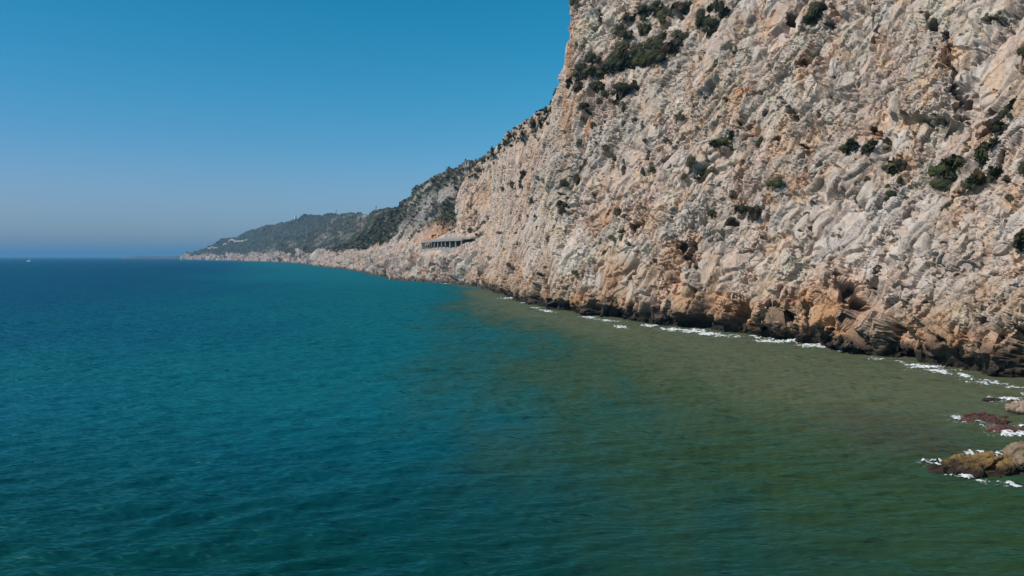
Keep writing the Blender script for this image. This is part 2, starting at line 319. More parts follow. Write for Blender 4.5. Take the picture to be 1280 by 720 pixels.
ZONES = [
    ((16.2, 238.9, 71.8), 2.1, 19.4, 'orange', 1.0),
    ((17.7, 243.9, 83.1), 1.6, 13.2, 'orange', 1.0),
    ((16.6, 229.3, 59.6), 2.0, 7.4, 'orange', 0.9),
    ((14.4, 232.4, 52.9), 3.5, 6.3, 'peach', 0.6),
    ((25.8, 234.8, 88.3), 6.3, 7.6, 'cream', 0.7),
    ((23.0, 235.7, 84.9), 3.6, 3.6, 'cream', 0.8),
    ((52.4, 172.5, 53.1), 2.6, 2.6, 'orange', 0.9),
    ((50.9, 172.4, 50.2), 1.9, 3.0, 'peach', 0.8),
    ((45.0, 172.4, 40.0), 3.7, 1.5, 'orange', 0.5),
    ((52.9, 161.9, 42.9), 1.8, 1.8, 'peach', 0.8),
    ((55.8, 150.7, 37.8), 3.3, 3.3, 'peach', 0.8),
    ((57.6, 153.2, 43.2), 2.3, 3.3, 'peach', 0.7),
    ((70.4, 122.6, 45.3), 2.6, 5.3, 'peach', 0.7),
    ((72.2, 124.0, 49.7), 1.6, 3.3, 'orange', 0.4),
    ((63.2, 131.8, 36.7), 1.4, 1.7, 'orange', 0.6),
    ((63.6, 121.5, 31.4), 1.3, 1.1, 'orange', 0.8),
    ((59.8, 112.8, 19.2), 0.6, 1.1, 'orange', 0.8),
    ((74.7, 113.4, 49.1), 3.1, 3.1, 'pink', 0.6),
    ((67.9, 101.5, 29.8), 1.3, 1.3, 'peach', 0.6),
    ((66.7, 103.8, 28.5), 4.5, 4.5, 'pink', 0.3),
    ((36.2, 160.7, 12.2), 2.5, 8.8, 'orange', 0.8),
    ((36.3, 164.4, 16.9), 2.5, 2.5, 'peach', 0.7),
    ((35.6, 157.3, 5.4), 2.8, 3.4, 'peach', 0.6),
    ((31.6, 163.8, 4.9), 5.4, 6.3, 'pink', 0.5),
    ((29.5, 166.4, 1.3), 4.6, 3.3, 'brown', 0.7),
    ((26.7, 171.4, -0.0), 5.6, 2.6, 'brown', 0.5),
    ((18.2, 189.9, 3.1), 5.0, 3.3, 'orange', 0.8),
    ((24.5, 175.8, 0.5), 4.6, 2.7, 'brown', 0.7),
    ((3.2, 238.4, 0.0), 5.2, 2.6, 'orange', 0.8),
    ((41.8, 145.7, 4.6), 7.2, 4.0, 'orange', 0.8),
    ((40.1, 148.5, 2.7), 4.9, 3.6, 'brown', 0.6),
    ((46.3, 135.6, 3.0), 5.2, 3.0, 'orange', 0.6),
    ((52.8, 120.0, 7.0), 3.4, 5.3, 'orange', 0.9),
    ((51.8, 120.9, 4.3), 4.0, 3.2, 'orange', 0.7),
    ((54.4, 122.6, 13.6), 1.6, 1.9, 'peach', 0.9),
    ((56.0, 104.9, 3.4), 2.9, 2.3, 'orange', 0.9),
    ((55.0, 108.7, 3.6), 3.0, 2.4, 'pink', 0.5),
    ((57.9, 97.4, 3.7), 3.2, 1.9, 'brown', 0.5),
    ((58.3, 95.4, 3.4), 2.6, 2.1, 'orange', 0.7),
    ((59.7, 88.8, 3.4), 3.4, 2.9, 'pink', 0.6),
    ((59.7, 89.6, 4.7), 3.0, 2.2, 'orange', 0.4),
    ((61.2, 89.3, 9.1), 2.4, 1.4, 'peach', 0.5),
    ((-23.8, 455.8, 49.8), 7.9, 12.9, 'peach', 0.8),
    ((-15.6, 439.8, 51.2), 4.3, 12.0, 'orange', 0.6),
    ((0.8, 321.8, 44.9), 17.5, 14.0, 'pink', 0.5),
    ((8.2, 276.2, 48.0), 2.4, 9.0, 'orange', 0.6),
    ((-17.8, 429.1, 24.2), 18.7, 9.4, 'peach', 0.5),
    ((22.8, 196.6, 24.5), 3.0, 4.7, 'orange', 0.6),
    ((25.6, 193.3, 26.4), 1.7, 4.2, 'orange', 0.5),
    ((32.4, 178.0, 23.7), 1.6, 4.8, 'orange', 0.7),
    ((33.6, 174.7, 22.5), 2.7, 3.4, 'peach', 0.6),
    ((14.3, 211.4, 21.9), 4.6, 3.2, 'peach', 0.5),
    ((-13.2, 363.9, 12.8), 4.0, 6.4, 'orange', 0.5),
    ((13.9, 205.9, 12.6), 11.2, 9.0, 'cream', 0.25),
    ((33.4, 203.2, 52.3), 8.8, 13.2, 'grey', 0.6),
    ((27.2, 207.1, 46.3), 9.0, 11.2, 'grey', 0.4),
    ((41.7, 173.5, 35.5), 7.5, 7.5, 'grey', 0.5),
    ((60.2, 153.6, 48.2), 10.0, 8.3, 'grey', 0.4),
    ((44.2, 155.5, 21.6), 8.5, 5.1, 'grey', 0.3),
    ((59.4, 120.8, 22.8), 7.9, 6.6, 'pale', 0.6),
    ((57.0, 111.8, 12.5), 6.1, 6.1, 'pale', 0.5),
    ((56.3, 122.5, 17.6), 6.7, 6.7, 'pale', 0.4),
    ((62.4, 91.9, 14.0), 4.0, 3.0, 'pale', 0.5),
    ((64.6, 95.3, 20.2), 2.1, 2.1, 'pale', 0.7),
    ((20.8, 187.8, 9.7), 2.5, 2.1, 'pale', 0.9),
    ((51.8, 127.5, 10.7), 3.5, 2.0, 'pale', 0.5),
    ((43.8, 187.3, 53.3), 2.8, 2.8, 'cream', 0.6),
    ((43.4, 189.2, 54.6), 1.6, 1.6, 'pale', 0.7),
    ((14.6, 217.2, 31.4), 4.7, 14.2, 'cream', 0.4),
    ((17.9, 201.4, 19.2), 6.6, 8.8, 'pale', 0.3),
]
BLOCKS = [
    ([(-92.1, 10.7), (-87.7, 14.2), (-84.2, 14.6), (-80.5, 11.1), (-77.6, 6.8), (-74.6, 2.4), (-74.0, -0.2), (-91.9, -0.9), (-92.4, 5.7)], 4.0, 121),
    ([(-141.8, 15.3), (-132.5, 18.5), (-123.5, 14.6), (-119.2, 10.7), (-116.4, 5.8), (-120.3, -0.6), (-140.2, -1.0), (-143.4, 5.3)], 2.4, 163),
    ([(-98.1, 62.0), (-91.1, 63.0), (-83.8, 57.4), (-77.2, 50.1), (-73.3, 43.0), (-69.3, 35.8), (-82.7, 38.0), (-93.8, 49.4)], 3.2, 130),
    ([(-63.8, 8.2), (-59.8, 10.5), (-57.5, 9.7), (-55.3, 5.4), (-54.6, 1.8), (-60.5, 2.4), (-63.6, 5.6)], 2.6, 96),
    ([(-54.5, 10.7), (-50.2, 12.5), (-49.0, 7.4), (-52.7, 5.9), (-54.3, 7.9)], 3.0, 89),
    ([(-73.7, 4.7), (-69.8, 7.3), (-66.9, 6.4), (-64.3, 3.0), (-64.5, 0.5), (-72.2, 0.1)], 2.4, 105),
    ([(-112.0, 7.7), (-105.0, 10.0), (-98.8, 7.3), (-94.8, 4.2), (-92.1, 0.3), (-108.7, -0.8)], 2.4, 138),
    ([(-207.1, 8.6), (-193.8, 7.8), (-183.1, 4.8), (-176.4, -0.7), (-204.8, -0.8)], 2.4, 221),
    ([(-172.8, 9.4), (-159.0, 8.9), (-150.5, 4.1), (-148.2, -0.4), (-171.8, -0.9)], 2.4, 190),
    ([(-214.4, 99.6), (-201.7, 96.0), (-196.7, 88.0), (-194.8, 79.5), (-205.2, 83.4)], 1.5, 239),
    ([(-146.4, 79.9), (-142.7, 81.0), (-136.6, 71.8), (-135.3, 65.2), (-139.8, 65.5)], 2.0, 185),
    ([(-77.3, 13.0), (-74.2, 13.7), (-68.5, 9.7), (-67.9, 8.1), (-74.5, 7.6)], 1.6, 110),
    ([(-129.7, 29.3), (-122.6, 29.7), (-115.0, 25.7), (-116.5, 19.9), (-125.1, 21.0)], 1.6, 159),
    ([(-165.9, 35.7), (-152.2, 34.1), (-145.1, 29.6), (-146.7, 20.8), (-157.1, 21.0)], 1.2, 187),
    ([(-117.1, 36.1), (-107.0, 35.8), (-102.2, 31.9), (-98.5, 26.3), (-107.3, 26.2)], 1.6, 147),
    ([(-76.4, 27.6), (-70.8, 25.6), (-69.8, 22.4), (-75.6, 22.2), (-78.5, 25.3)], 1.4, 115),
]
BANDS = [
    ((16.9, 235.6, 71.2), 2.29, 40),
    ((20.3, 230.0, 71.4), 2.24, 60),
    ((23.7, 225.9, 71.0), 2.20, 60),
    ((26.7, 222.6, 70.5), 2.16, 60),
    ((29.9, 219.6, 70.7), 2.13, 60),
    ((33.2, 216.6, 70.9), 2.34, 70),
    ((36.2, 213.6, 71.2), 2.31, 70),
    ((39.0, 209.1, 69.8), 2.26, 70),
    ((41.7, 204.8, 69.6), 2.21, 70),
    ((44.5, 201.9, 71.1), 1.96, 60),
    ((46.1, 201.4, 73.6), 1.74, 50),
    ((20.2, 227.9, 67.6), 1.48, 20),
    ((25.5, 220.9, 65.7), 1.67, 30),
    ((31.8, 212.3, 62.0), 2.30, 60),
    ((30.2, 212.4, 59.3), 1.61, 30),
    ((34.6, 210.3, 63.7), 1.36, 20),
    ((35.6, 224.5, 87.7), 1.93, 30),
    ((39.5, 220.5, 87.8), 2.14, 50),
    ((42.5, 216.3, 86.8), 2.10, 50),
    ((45.6, 211.0, 85.6), 2.04, 50),
    ((48.1, 206.6, 84.5), 1.78, 40),
    ((39.1, 216.9, 81.3), 1.64, 30),
    ((42.4, 209.5, 76.9), 1.58, 25),
    ((34.8, 220.7, 80.2), 1.67, 30),
    ((50.5, 197.7, 77.8), 1.92, 60),
    ((52.2, 191.4, 73.4), 1.86, 60),
    ((54.8, 190.3, 77.0), 1.23, 30),
    ((52.8, 197.6, 82.1), 1.70, 30),
    ((65.8, 162.1, 66.6), 1.40, 60),
    ((67.1, 162.5, 69.4), 1.22, 40),
    ((47.2, 170.0, 41.4), 1.47, 40),
    ((49.3, 167.6, 42.4), 1.09, 30),
    ((61.5, 132.9, 34.2), 1.15, 40),
    ((62.7, 129.4, 34.2), 1.12, 40),
    ((64.7, 112.4, 28.9), 1.59, 90),
    ((65.4, 111.3, 29.6), 1.21, 60),
    ((67.0, 106.9, 30.7), 1.04, 40),
    ((65.3, 105.5, 26.6), 1.03, 50),
    ((66.4, 103.5, 27.8), 0.56, 20),
    ((63.9, 94.0, 18.2), 1.23, 60),
    ((63.6, 92.0, 16.7), 0.90, 40),
    ((69.1, 106.1, 34.4), 0.92, 30),
    ((70.7, 105.9, 37.3), 0.92, 30),
    ((48.8, 149.5, 24.0), 1.14, 40),
    ((47.4, 153.8, 25.6), 1.00, 20),
    ((43.5, 169.2, 34.3), 1.66, 40),
    ((62.9, 121.7, 30.1), 1.19, 30),
    ((4.0, 302.5, 47.8), 2.30, 30),
    ((0.9, 322.9, 45.8), 2.46, 30),
    ((14.6, 216.3, 30.3), 1.18, 20),
    ((18.0, 214.0, 37.2), 1.16, 20),
    ((-15.9, 431.5, 36.2), 1.88, 15),
    ((67.8, 105.0, 31.4), 0.57, 15),
]
SHRUBS = [
    ((25.8, 226.1, 75.0), 4.15, 4.15, 'dark', 'round blackish shrub, the tallest at the left end of the green ledge', False),
    ((21.4, 229.4, 72.7), 4.96, 4.21, 'dark', 'dark spreading shrub at the far left end of the upper ledge', False),
    ((24.8, 224.8, 71.1), 4.86, 2.19, 'olive', 'low olive shrub lying just below the round blackish shrub', False),
    ((29.6, 221.4, 73.2), 3.35, 2.63, 'olive', 'small olive shrub right beside the round blackish shrub on the ledge', False),
    ((31.6, 218.2, 71.0), 3.77, 2.59, 'dark', "low dark shrub under the taller olive one in the ledge's left half", False),
    ((33.5, 218.3, 74.1), 5.65, 4.24, 'olive', 'broad olive shrub in the middle of the green ledge', False),
    ((36.7, 215.3, 74.6), 3.72, 2.32, 'olive', 'flat olive shrub above the bright green one on the ledge', False),
    ((37.7, 211.4, 70.5), 3.88, 3.88, 'bright', 'bright yellow-green shrub, the greenest one on the upper ledge', False),
    ((41.7, 207.1, 72.5), 4.92, 3.80, 'dark', 'big dark shrub just left of the purplish one on the ledge', False),
    ((41.2, 205.0, 68.8), 4.43, 3.10, 'dark', 'dark lower shrub hanging over the ledge edge right of the green one', False),
    ((43.6, 203.2, 71.0), 2.19, 2.19, 'brown', 'small brown shrub squeezed between the big dark shrub and purplish one', False),
    ((45.4, 201.4, 72.3), 4.35, 5.21, 'purple', 'large purplish shrub at the right end of the green ledge', False),
    ((45.5, 204.5, 76.3), 2.87, 2.20, 'olive', 'olive shrub perched above the large purplish shrub', False),
    ((47.0, 200.2, 73.9), 2.16, 2.16, 'dark', 'dark shrub touching the purplish shrub on its upper right', False),
    ((38.7, 217.4, 81.5), 2.58, 3.05, 'dark', 'dark upright shrub alone on grey rock above the green ledge', False),
    ((34.8, 220.6, 80.1), 3.33, 3.09, 'dark', 'dark bushy shrub halfway between the ledge and the upper scrub band', False),
    ((32.6, 225.2, 84.0), 2.91, 2.67, 'dark', 'round dark shrub under the twin shrubs near the cliff top', False),
    ((33.5, 226.9, 88.2), 3.42, 2.93, 'dark', 'dark ragged shrub, left member of the twins near the cliff top', False),
    ((35.0, 224.6, 87.0), 2.18, 2.18, 'brown', 'brownish shrub, right member of the twins near the cliff top', False),
    ((38.9, 219.6, 85.3), 1.42, 1.66, 'olive', 'tiny olive shrub between the twin shrubs and upper scrub band', False),
    ((39.7, 221.0, 88.9), 3.33, 2.62, 'dark', 'dark shrub at the left start of the uppermost scrub band', False),
    ((42.0, 218.2, 88.6), 3.76, 2.35, 'dark', 'dark shrub second from the left in the uppermost scrub band', False),
    ((43.6, 213.5, 85.0), 3.68, 2.76, 'olive', 'greyish olive shrub hanging below the uppermost scrub band', False),
    ((45.0, 213.6, 88.0), 3.22, 1.84, 'purple', 'purplish shrub cut by the top of the picture in the scrub band', False),
    ((46.7, 209.0, 85.0), 3.15, 2.70, 'brown', 'brown shrub near the right end of the uppermost scrub band', False),
    ((48.4, 206.8, 85.3), 3.12, 2.00, 'dark', 'dark shrub ending the uppermost scrub band on the right', False),
    ((43.1, 212.1, 82.0), 2.06, 2.06, 'olive', 'small olive shrub dangling under the greyish olive one', False),
    ((46.1, 208.4, 82.9), 1.79, 1.79, 'dark', 'small dark shrub just under the brown one in the top band', False),
    ((39.5, 213.1, 76.3), 2.30, 1.84, 'olive', 'small olive shrub in a crack over the bright green shrub', False),
    ((42.3, 209.4, 76.6), 2.26, 2.03, 'olive', 'dusty olive shrub alone above the big dark ledge shrub', False),
    ((21.9, 247.2, 98.8), 2.39, 3.46, 'dark', 'narrow dark shrub in a cleft beside the orange corner', False),
    ((26.6, 236.8, 92.5), 1.27, 3.06, 'dark', 'thin dark strip of shrub in a vertical crack near cliff top', False),
    ((20.4, 238.8, 84.6), 1.55, 1.55, 'dark', 'tiny dark shrub beside the cream slab near the orange corner', False),
    ((19.6, 228.6, 67.4), 3.46, 2.72, 'brown', 'triangular brown shrub at the foot of the ledge near the orange corner', False),
    ((25.6, 221.2, 66.3), 2.87, 2.63, 'dark', 'dark shrub below the round blackish shrub, first under the ledge', False),
    ((27.3, 217.7, 63.3), 1.88, 2.12, 'dark', 'small dark shrub left of the wide patch under the ledge', False),
    ((32.1, 211.8, 61.7), 5.04, 3.44, 'dark', 'widest dark shrub of the cluster under the green ledge', False),
    ((34.1, 210.4, 62.9), 2.05, 2.05, 'brown', 'small brown shrub on the upper right of the widest cluster shrub', False),
    ((30.0, 212.2, 58.8), 2.76, 1.84, 'olive', 'low olive shrub under the widest cluster shrub', False),
    ((25.5, 218.2, 60.8), 1.65, 1.65, 'dark', 'tiny dark tuft left of the low olive shrub under the widest cluster shrub', True),
    ((31.9, 208.7, 56.7), 1.36, 2.03, 'olive', 'narrow olive shrub hanging lowest in the cluster under the ledge', False),
    ((21.8, 221.3, 59.3), 2.16, 2.16, 'dark', 'tiny dark tuft above the olive shrub slanting across bare rock below the orange corner', True),
    ((20.6, 221.3, 56.4), 1.20, 1.20, 'dark', 'tiny dark tuft right of the dark shrub second from the top on the skyline', True),
    ((23.1, 216.7, 53.6), 1.41, 2.58, 'dark', 'narrow dark shrub on bare rock right of the orange corner streak', False),
    ((26.2, 213.9, 54.8), 0.93, 0.93, 'dark', 'tiny dark tuft down left of the low olive shrub under the widest cluster shrub', True),
    ((31.0, 206.6, 52.3), 1.34, 1.34, 'olive', 'tiny olive tuft below the low olive shrub under the widest cluster shrub', True),
    ((33.5, 203.4, 52.7), 1.32, 1.32, 'dark', 'tiny dark tuft down right of the low olive shrub under the widest cluster shrub', True),
    ((42.3, 186.7, 49.9), 3.03, 2.02, 'dark', 'dark shrub tucked under a pale round rock left of the cliff centre', False),
    ((18.6, 220.4, 49.6), 2.63, 1.91, 'olive', 'olive shrub slanting across bare rock below the orange corner', False),
    ((26.5, 207.6, 45.6), 2.70, 1.80, 'brown', 'brown shrub overhanging a hollow in the middle left of the cliff', False),
    ((27.7, 203.8, 42.6), 1.11, 1.33, 'olive', 'tiny olive tuft right of the olive shrub slanting across bare rock below the orange corner', True),
    ((35.1, 194.1, 45.0), 1.05, 1.26, 'brown', 'tiny brown tuft down right of the low olive shrub under the widest cluster shrub', True),
    ((34.9, 192.6, 43.0), 0.84, 0.84, 'dark', 'tiny dark tuft below the widest dark shrub of the cluster under the green ledge', True),
    ((39.9, 185.8, 44.8), 1.41, 1.81, 'olive', 'tiny olive tuft down right of the low olive shrub under the widest cluster shrub', True),
    ((47.5, 182.3, 54.6), 0.99, 0.79, 'dark', 'tiny dark tuft below the dark shrub touching the purplish shrub on its upper right', True),
    ((50.5, 197.7, 77.8), 2.98, 4.26, 'olive', 'tall olive shrub, left one of the pair below the top edge', False),
    ((52.2, 192.0, 73.9), 3.10, 3.72, 'dark', 'drooping dark shrub, right one of the pair below the top edge', False),
    ((52.8, 197.6, 82.1), 3.19, 1.91, 'dark', 'dark shrub at the top edge right above the drooping pair', False),
    ((54.7, 190.9, 77.7), 1.85, 4.11, 'dark', 'long dark shrub down a cleft right of the drooping pair', False),
    ((53.6, 194.3, 79.6), 1.25, 1.67, 'purple', 'tiny purplish tuft right of the dark shrub ending the uppermost scrub band on the right', True),
    ((66.4, 162.1, 67.7), 2.97, 3.14, 'olive', 'steep olive shrub in the big cleft near the top centre', False),
    ((65.2, 162.8, 66.1), 1.58, 1.58, 'dark', 'dark shrub in the cleft directly under the steep olive one', False),
    ((67.8, 161.2, 69.6), 2.08, 1.39, 'dark', 'dark shrub at the top edge above the steep olive one', False),
    ((69.1, 158.0, 69.0), 1.36, 1.02, 'olive', 'tiny olive tuft above the light green left tip of the long shelf vegetation', True),
    ((64.2, 154.1, 56.1), 1.33, 1.16, 'olive', 'olive shrub beside the black hole in the upper right rock', False),
    ((47.2, 170.0, 41.4), 5.16, 1.66, 'bright', 'long yellowish shrub on the narrow orange ledge at cliff centre', False),
    ((48.9, 168.4, 42.6), 2.19, 1.46, 'dark', 'dark shrub on the right end of the narrow orange ledge', False),
    ((52.8, 160.2, 41.2), 2.26, 2.08, 'bright', 'green domed shrub under a pointed niche right of orange ledge', False),
    ((52.0, 162.7, 42.3), 0.88, 0.88, 'dark', 'tiny dark tuft above the small round brown shrub above the double clump', True),
    ((53.2, 145.9, 29.0), 2.54, 2.38, 'olive', 'olive domed shrub alone on pale rock below the cliff centre', False),
    ((55.9, 140.4, 29.3), 1.37, 0.76, 'dark', 'flat dark shrub right of the olive domed one', False),
    ((48.8, 149.5, 24.0), 2.28, 2.93, 'brown', 'brown shrub hanging on the right of the double clump at mid cliff', False),
    ((47.1, 154.6, 25.8), 2.52, 1.51, 'dark', 'dark flat shrub on the left of the double clump at mid cliff', False),
    ((46.8, 158.2, 28.9), 1.55, 1.55, 'brown', 'small round brown shrub above the double clump', False),
    ((43.3, 160.2, 24.8), 1.57, 1.57, 'dark', 'small dark shrub left of the double clump', False),
    ((42.9, 171.9, 36.0), 2.61, 2.24, 'olive', 'olive shrub, upper left of the ragged three at mid cliff', False),
    ((44.4, 167.6, 34.2), 2.19, 1.64, 'olive', 'olive shrub, right one of the ragged three at mid cliff', False),
    ((43.0, 168.6, 32.8), 1.28, 1.65, 'brown', 'brown shrub, lowest of the ragged three at mid cliff', False),
    ((62.2, 131.1, 34.3), 5.97, 1.85, 'olive', 'very long low olive shrub on a shelf in the upper right', False),
    ((61.0, 133.5, 33.8), 1.74, 1.16, 'bright', 'light green left tip of the long shelf vegetation', False),
    ((62.5, 123.8, 30.7), 2.29, 0.94, 'dark', 'flat dark shrub to the lower right of the long shelf shrub', False),
    ((63.1, 120.5, 30.0), 1.70, 1.70, 'brown', 'brown drooping shrub beside the flat dark one', False),
    ((62.4, 119.2, 27.8), 1.17, 1.42, 'dark', 'dark shrub right below the brown drooping one', False),
    ((64.7, 112.2, 28.8), 4.14, 2.68, 'bright', 'largest shrub of the right side, wide green mound in a hollow', False),
    ((63.9, 112.0, 27.1), 2.92, 1.46, 'dark', 'dark lower fringe of the largest green mound on the right', False),
    ((65.8, 110.1, 29.8), 1.67, 1.19, 'olive', 'olive shrub joined to the upper right of the large green mound', False),
    ((67.0, 106.9, 30.7), 2.09, 1.62, 'bright', 'slanting green shrub up right of the large green mound', False),
    ((67.7, 105.9, 31.6), 0.80, 1.03, 'olive', 'tiny olive tuft up left of the tall brown shrub cut by the right edge', True),
    ((65.8, 107.5, 28.6), 0.93, 0.93, 'olive', 'small olive shrub between the large green mound and the slanting shrub', False),
    ((65.7, 105.6, 27.4), 1.72, 1.38, 'brown', 'brown shrub above the dark one on the right slope', False),
    ((64.9, 105.1, 25.6), 1.60, 1.49, 'dark', 'dark shrub directly below the brown one on the right slope', False),
    ((64.1, 107.0, 24.9), 1.28, 1.16, 'brown', 'tiny brown tuft right of the dark shrub right below the brown drooping one', True),
    ((62.8, 108.0, 22.8), 2.00, 1.65, 'dark', 'dark shrub on a boulder foot below the large green mound', False),
    ((63.5, 107.4, 23.9), 0.70, 0.93, 'dark', 'tiny dark tuft right of the dark shrub right below the brown drooping one', True),
    ((63.1, 106.8, 22.7), 0.58, 0.81, 'olive', 'tiny olive tuft down right of the dark shrub right below the brown drooping one', True),
    ((58.7, 128.1, 25.8), 2.23, 1.67, 'olive', 'round olive shrub on pale rock at the right centre', False),
    ((60.9, 120.8, 25.8), 1.84, 1.71, 'dark', 'dark domed shrub right of the round olive one', False),
    ((61.4, 121.8, 27.4), 1.06, 0.79, 'dark', 'small dark shrub on top of the dark domed one', False),
    ((60.5, 127.6, 29.0), 1.25, 0.83, 'brown', 'tiny brown tuft left of the small dark shrub on top of the dark domed one', True),
    ((62.9, 124.8, 32.1), 0.54, 0.54, 'dark', 'tiny dark tuft up left of the brown drooping shrub beside the flat dark one', True),
    ((61.7, 116.6, 25.0), 0.89, 0.51, 'dark', 'tiny dark tuft below the dark shrub right below the brown drooping one', True),
    ((63.9, 94.4, 18.3), 3.09, 1.13, 'bright', 'green mat shrub near the right edge at mid height', False),
    ((63.4, 95.2, 17.7), 1.25, 0.83, 'olive', 'olive left tip of the green mat near the right edge', False),
    ((63.8, 92.1, 17.3), 1.21, 1.41, 'brown', 'brown shrub under the right end of the green mat', False),
    ((63.3, 91.9, 16.1), 2.21, 0.60, 'dark', 'dark lowest shrub below the mat on the right edge', False),
    ((67.4, 97.2, 26.8), 1.48, 1.58, 'olive', 'olive shrub cut by the right edge above the brown one', False),
    ((65.7, 94.4, 22.1), 0.72, 1.54, 'brown', 'tall brown shrub cut by the right edge', False),
    ((65.5, 98.7, 23.7), 0.97, 0.64, 'olive', 'tiny olive tuft left of the tall brown shrub cut by the right edge', True),
    ((66.4, 101.0, 26.5), 1.21, 0.77, 'brown', 'tiny brown tuft right of the brown shrub above the dark one on the right slope', True),
    ((65.9, 102.4, 26.2), 0.67, 0.78, 'dark', 'tiny dark tuft right of the brown shrub above the dark one on the right slope', True),
    ((70.0, 105.3, 35.7), 1.25, 1.60, 'dark', 'dark shrub in the diagonal groove at the upper right', False),
    ((71.0, 106.0, 38.0), 1.03, 1.15, 'olive', 'olive shrub higher up in the diagonal groove at upper right', False),
    ((69.2, 105.2, 34.1), 0.80, 1.03, 'dark', 'small dark shrub lowest in the diagonal groove at upper right', False),
    ((74.1, 109.0, 45.5), 1.06, 1.65, 'dark', 'dark shrub near the top right corner of the cliff', False),
    ((18.1, 214.3, 38.0), 2.10, 3.03, 'brown', 'tall brown shrub, right one of the four at the far left of the face', False),
    ((14.9, 220.3, 37.6), 1.92, 2.16, 'brown', 'tiny brown tuft below the olive shrub slanting across bare rock below the orange corner', True),
    ((15.3, 216.1, 32.4), 2.59, 1.88, 'brown', 'brown shrub, upper of the stacked two on the far left of the face', False),
    ((15.1, 214.0, 28.7), 2.10, 3.03, 'brown', 'brown shrub, lower of the stacked two on the far left of the face', False),
    ((13.6, 215.6, 25.3), 1.17, 0.94, 'dark', 'tiny dark tuft left of the olive shrub slanting down right beside the vertical orange stain', True),
    ((18.8, 215.6, 41.7), 1.64, 1.64, 'dark', 'tiny dark tuft below the olive shrub slanting across bare rock below the orange corner', True),
    ((21.4, 211.8, 41.8), 1.15, 1.84, 'olive', 'tiny olive tuft down right of the dark shrub second from the top on the skyline', True),
    ((27.6, 203.7, 42.3), 1.33, 1.11, 'dark', 'tiny dark tuft right of the olive shrub slanting across bare rock below the orange corner', True),
    ((34.4, 189.2, 38.6), 1.64, 1.85, 'dark', 'dark star shaped shrub in the middle of the striped wall', False),
    ((33.0, 192.3, 39.2), 1.25, 1.25, 'olive', 'tiny olive tuft above the olive shrub slanting down right beside the vertical orange stain', True),
    ((35.3, 186.2, 37.2), 1.01, 1.62, 'dark', 'tiny dark tuft left of the brown shrub, lowest of the ragged three at mid cliff', True),
    ((40.7, 172.9, 33.3), 1.50, 1.32, 'olive', 'tiny olive tuft left of the brown shrub, lowest of the ragged three at mid cliff', True),
    ((27.9, 188.3, 25.8), 1.85, 1.85, 'olive', 'olive shrub slanting down right beside the vertical orange stain', False),
    ((25.7, 186.3, 19.5), 2.64, 1.22, 'olive', 'flat olive shrub over the rounded rock at the foot wall', False),
    ((27.5, 182.9, 19.6), 1.40, 1.80, 'olive', 'olive upright shrub next to the flat one over foot wall', False),
    ((17.3, 196.3, 10.5), 1.50, 1.29, 'dark', 'tiny dark tuft down right of the olive shrub in the diagonal gash above the gallery', True),
    ((23.9, 193.3, 23.1), 1.47, 0.84, 'olive', 'tiny olive tuft below the olive shrub slanting across bare rock below the orange corner', True),
    ((4.3, 301.7, 48.8), 3.93, 2.62, 'brown', 'brown shrub at the top of the grey patch on the far buttress', False),
    ((0.8, 324.2, 46.4), 4.23, 2.47, 'olive', 'olive shrub in the middle of the grey patch on the far buttress', False),
    ((-4.7, 369.1, 48.8), 5.62, 2.01, 'olive', 'long olive shrub left on the grey patch of the far buttress', False),
    ((3.6, 298.3, 43.5), 1.62, 1.95, 'dark', 'tiny dark tuft down right of the olive shrub midway down just under the skyline', True),
    ((8.0, 258.0, 34.5), 1.40, 1.97, 'brown', 'tiny brown tuft right of the olive shrub in the diagonal gash above the gallery', True),
    ((5.4, 268.0, 29.7), 2.34, 1.75, 'brown', 'tiny brown tuft down right of the olive shrub midway down just under the skyline', True),
    ((-0.6, 316.6, 34.0), 2.41, 1.38, 'brown', 'tiny brown tuft below the olive shrub midway down just under the skyline', True),
    ((8.2, 249.2, 28.6), 1.63, 1.36, 'olive', 'tiny olive tuft right of the olive shrub in the diagonal gash above the gallery', True),
    ((-22.3, 466.1, 66.0), 3.55, 3.04, 'dark', 'tiny dark tuft down left of the olive shrub midway down just under the skyline', True),
    ((-20.4, 467.0, 70.1), 4.06, 3.04, 'brown', 'tiny brown tuft down left of the olive shrub midway down just under the skyline', True),
    ((-25.7, 453.2, 30.9), 2.96, 2.96, 'olive', 'tiny olive tuft down left of the olive shrub in the diagonal gash above the gallery', True),
    ((-15.8, 431.8, 37.2), 4.23, 3.29, 'olive', 'olive shrub in the diagonal gash above the gallery', False),
    ((7.4, 296.6, 57.3), 1.29, 1.61, 'dark', 'tiny dark tuft below the brown flat shrub on the slope under the skyline', True),
    ((11.7, 276.0, 58.3), 1.20, 1.20, 'dark', 'tiny dark tuft right of the brown flat shrub on the slope under the skyline', True),
    ((15.8, 286.2, 72.2), 2.17, 2.48, 'dark', 'dark shrub highest on the skyline where buttress meets the cliff', False),
    ((13.9, 293.3, 71.9), 2.86, 2.22, 'dark', 'dark shrub second from the top on the skyline', False),
    ((11.5, 300.9, 71.5), 3.26, 1.96, 'dark', 'dark shrub third from the top on the skyline', False),
    ((8.8, 310.6, 70.6), 4.04, 3.03, 'olive', 'olive spreading shrub just under the skyline', False),
    ((11.5, 295.9, 68.4), 3.21, 2.24, 'olive', 'tiny olive tuft below the dark shrub third from the top on the skyline', True),
    ((8.2, 323.0, 73.6), 2.80, 2.10, 'dark', 'dark bump of shrub standing up on the skyline', False),
    ((5.2, 334.3, 73.1), 2.90, 2.17, 'dark', 'tiny dark tuft up left of the brown flat shrub on the slope under the skyline', True),
    ((9.5, 300.7, 66.1), 3.91, 1.96, 'olive', 'tiny olive tuft below the olive spreading shrub just under the skyline', True),
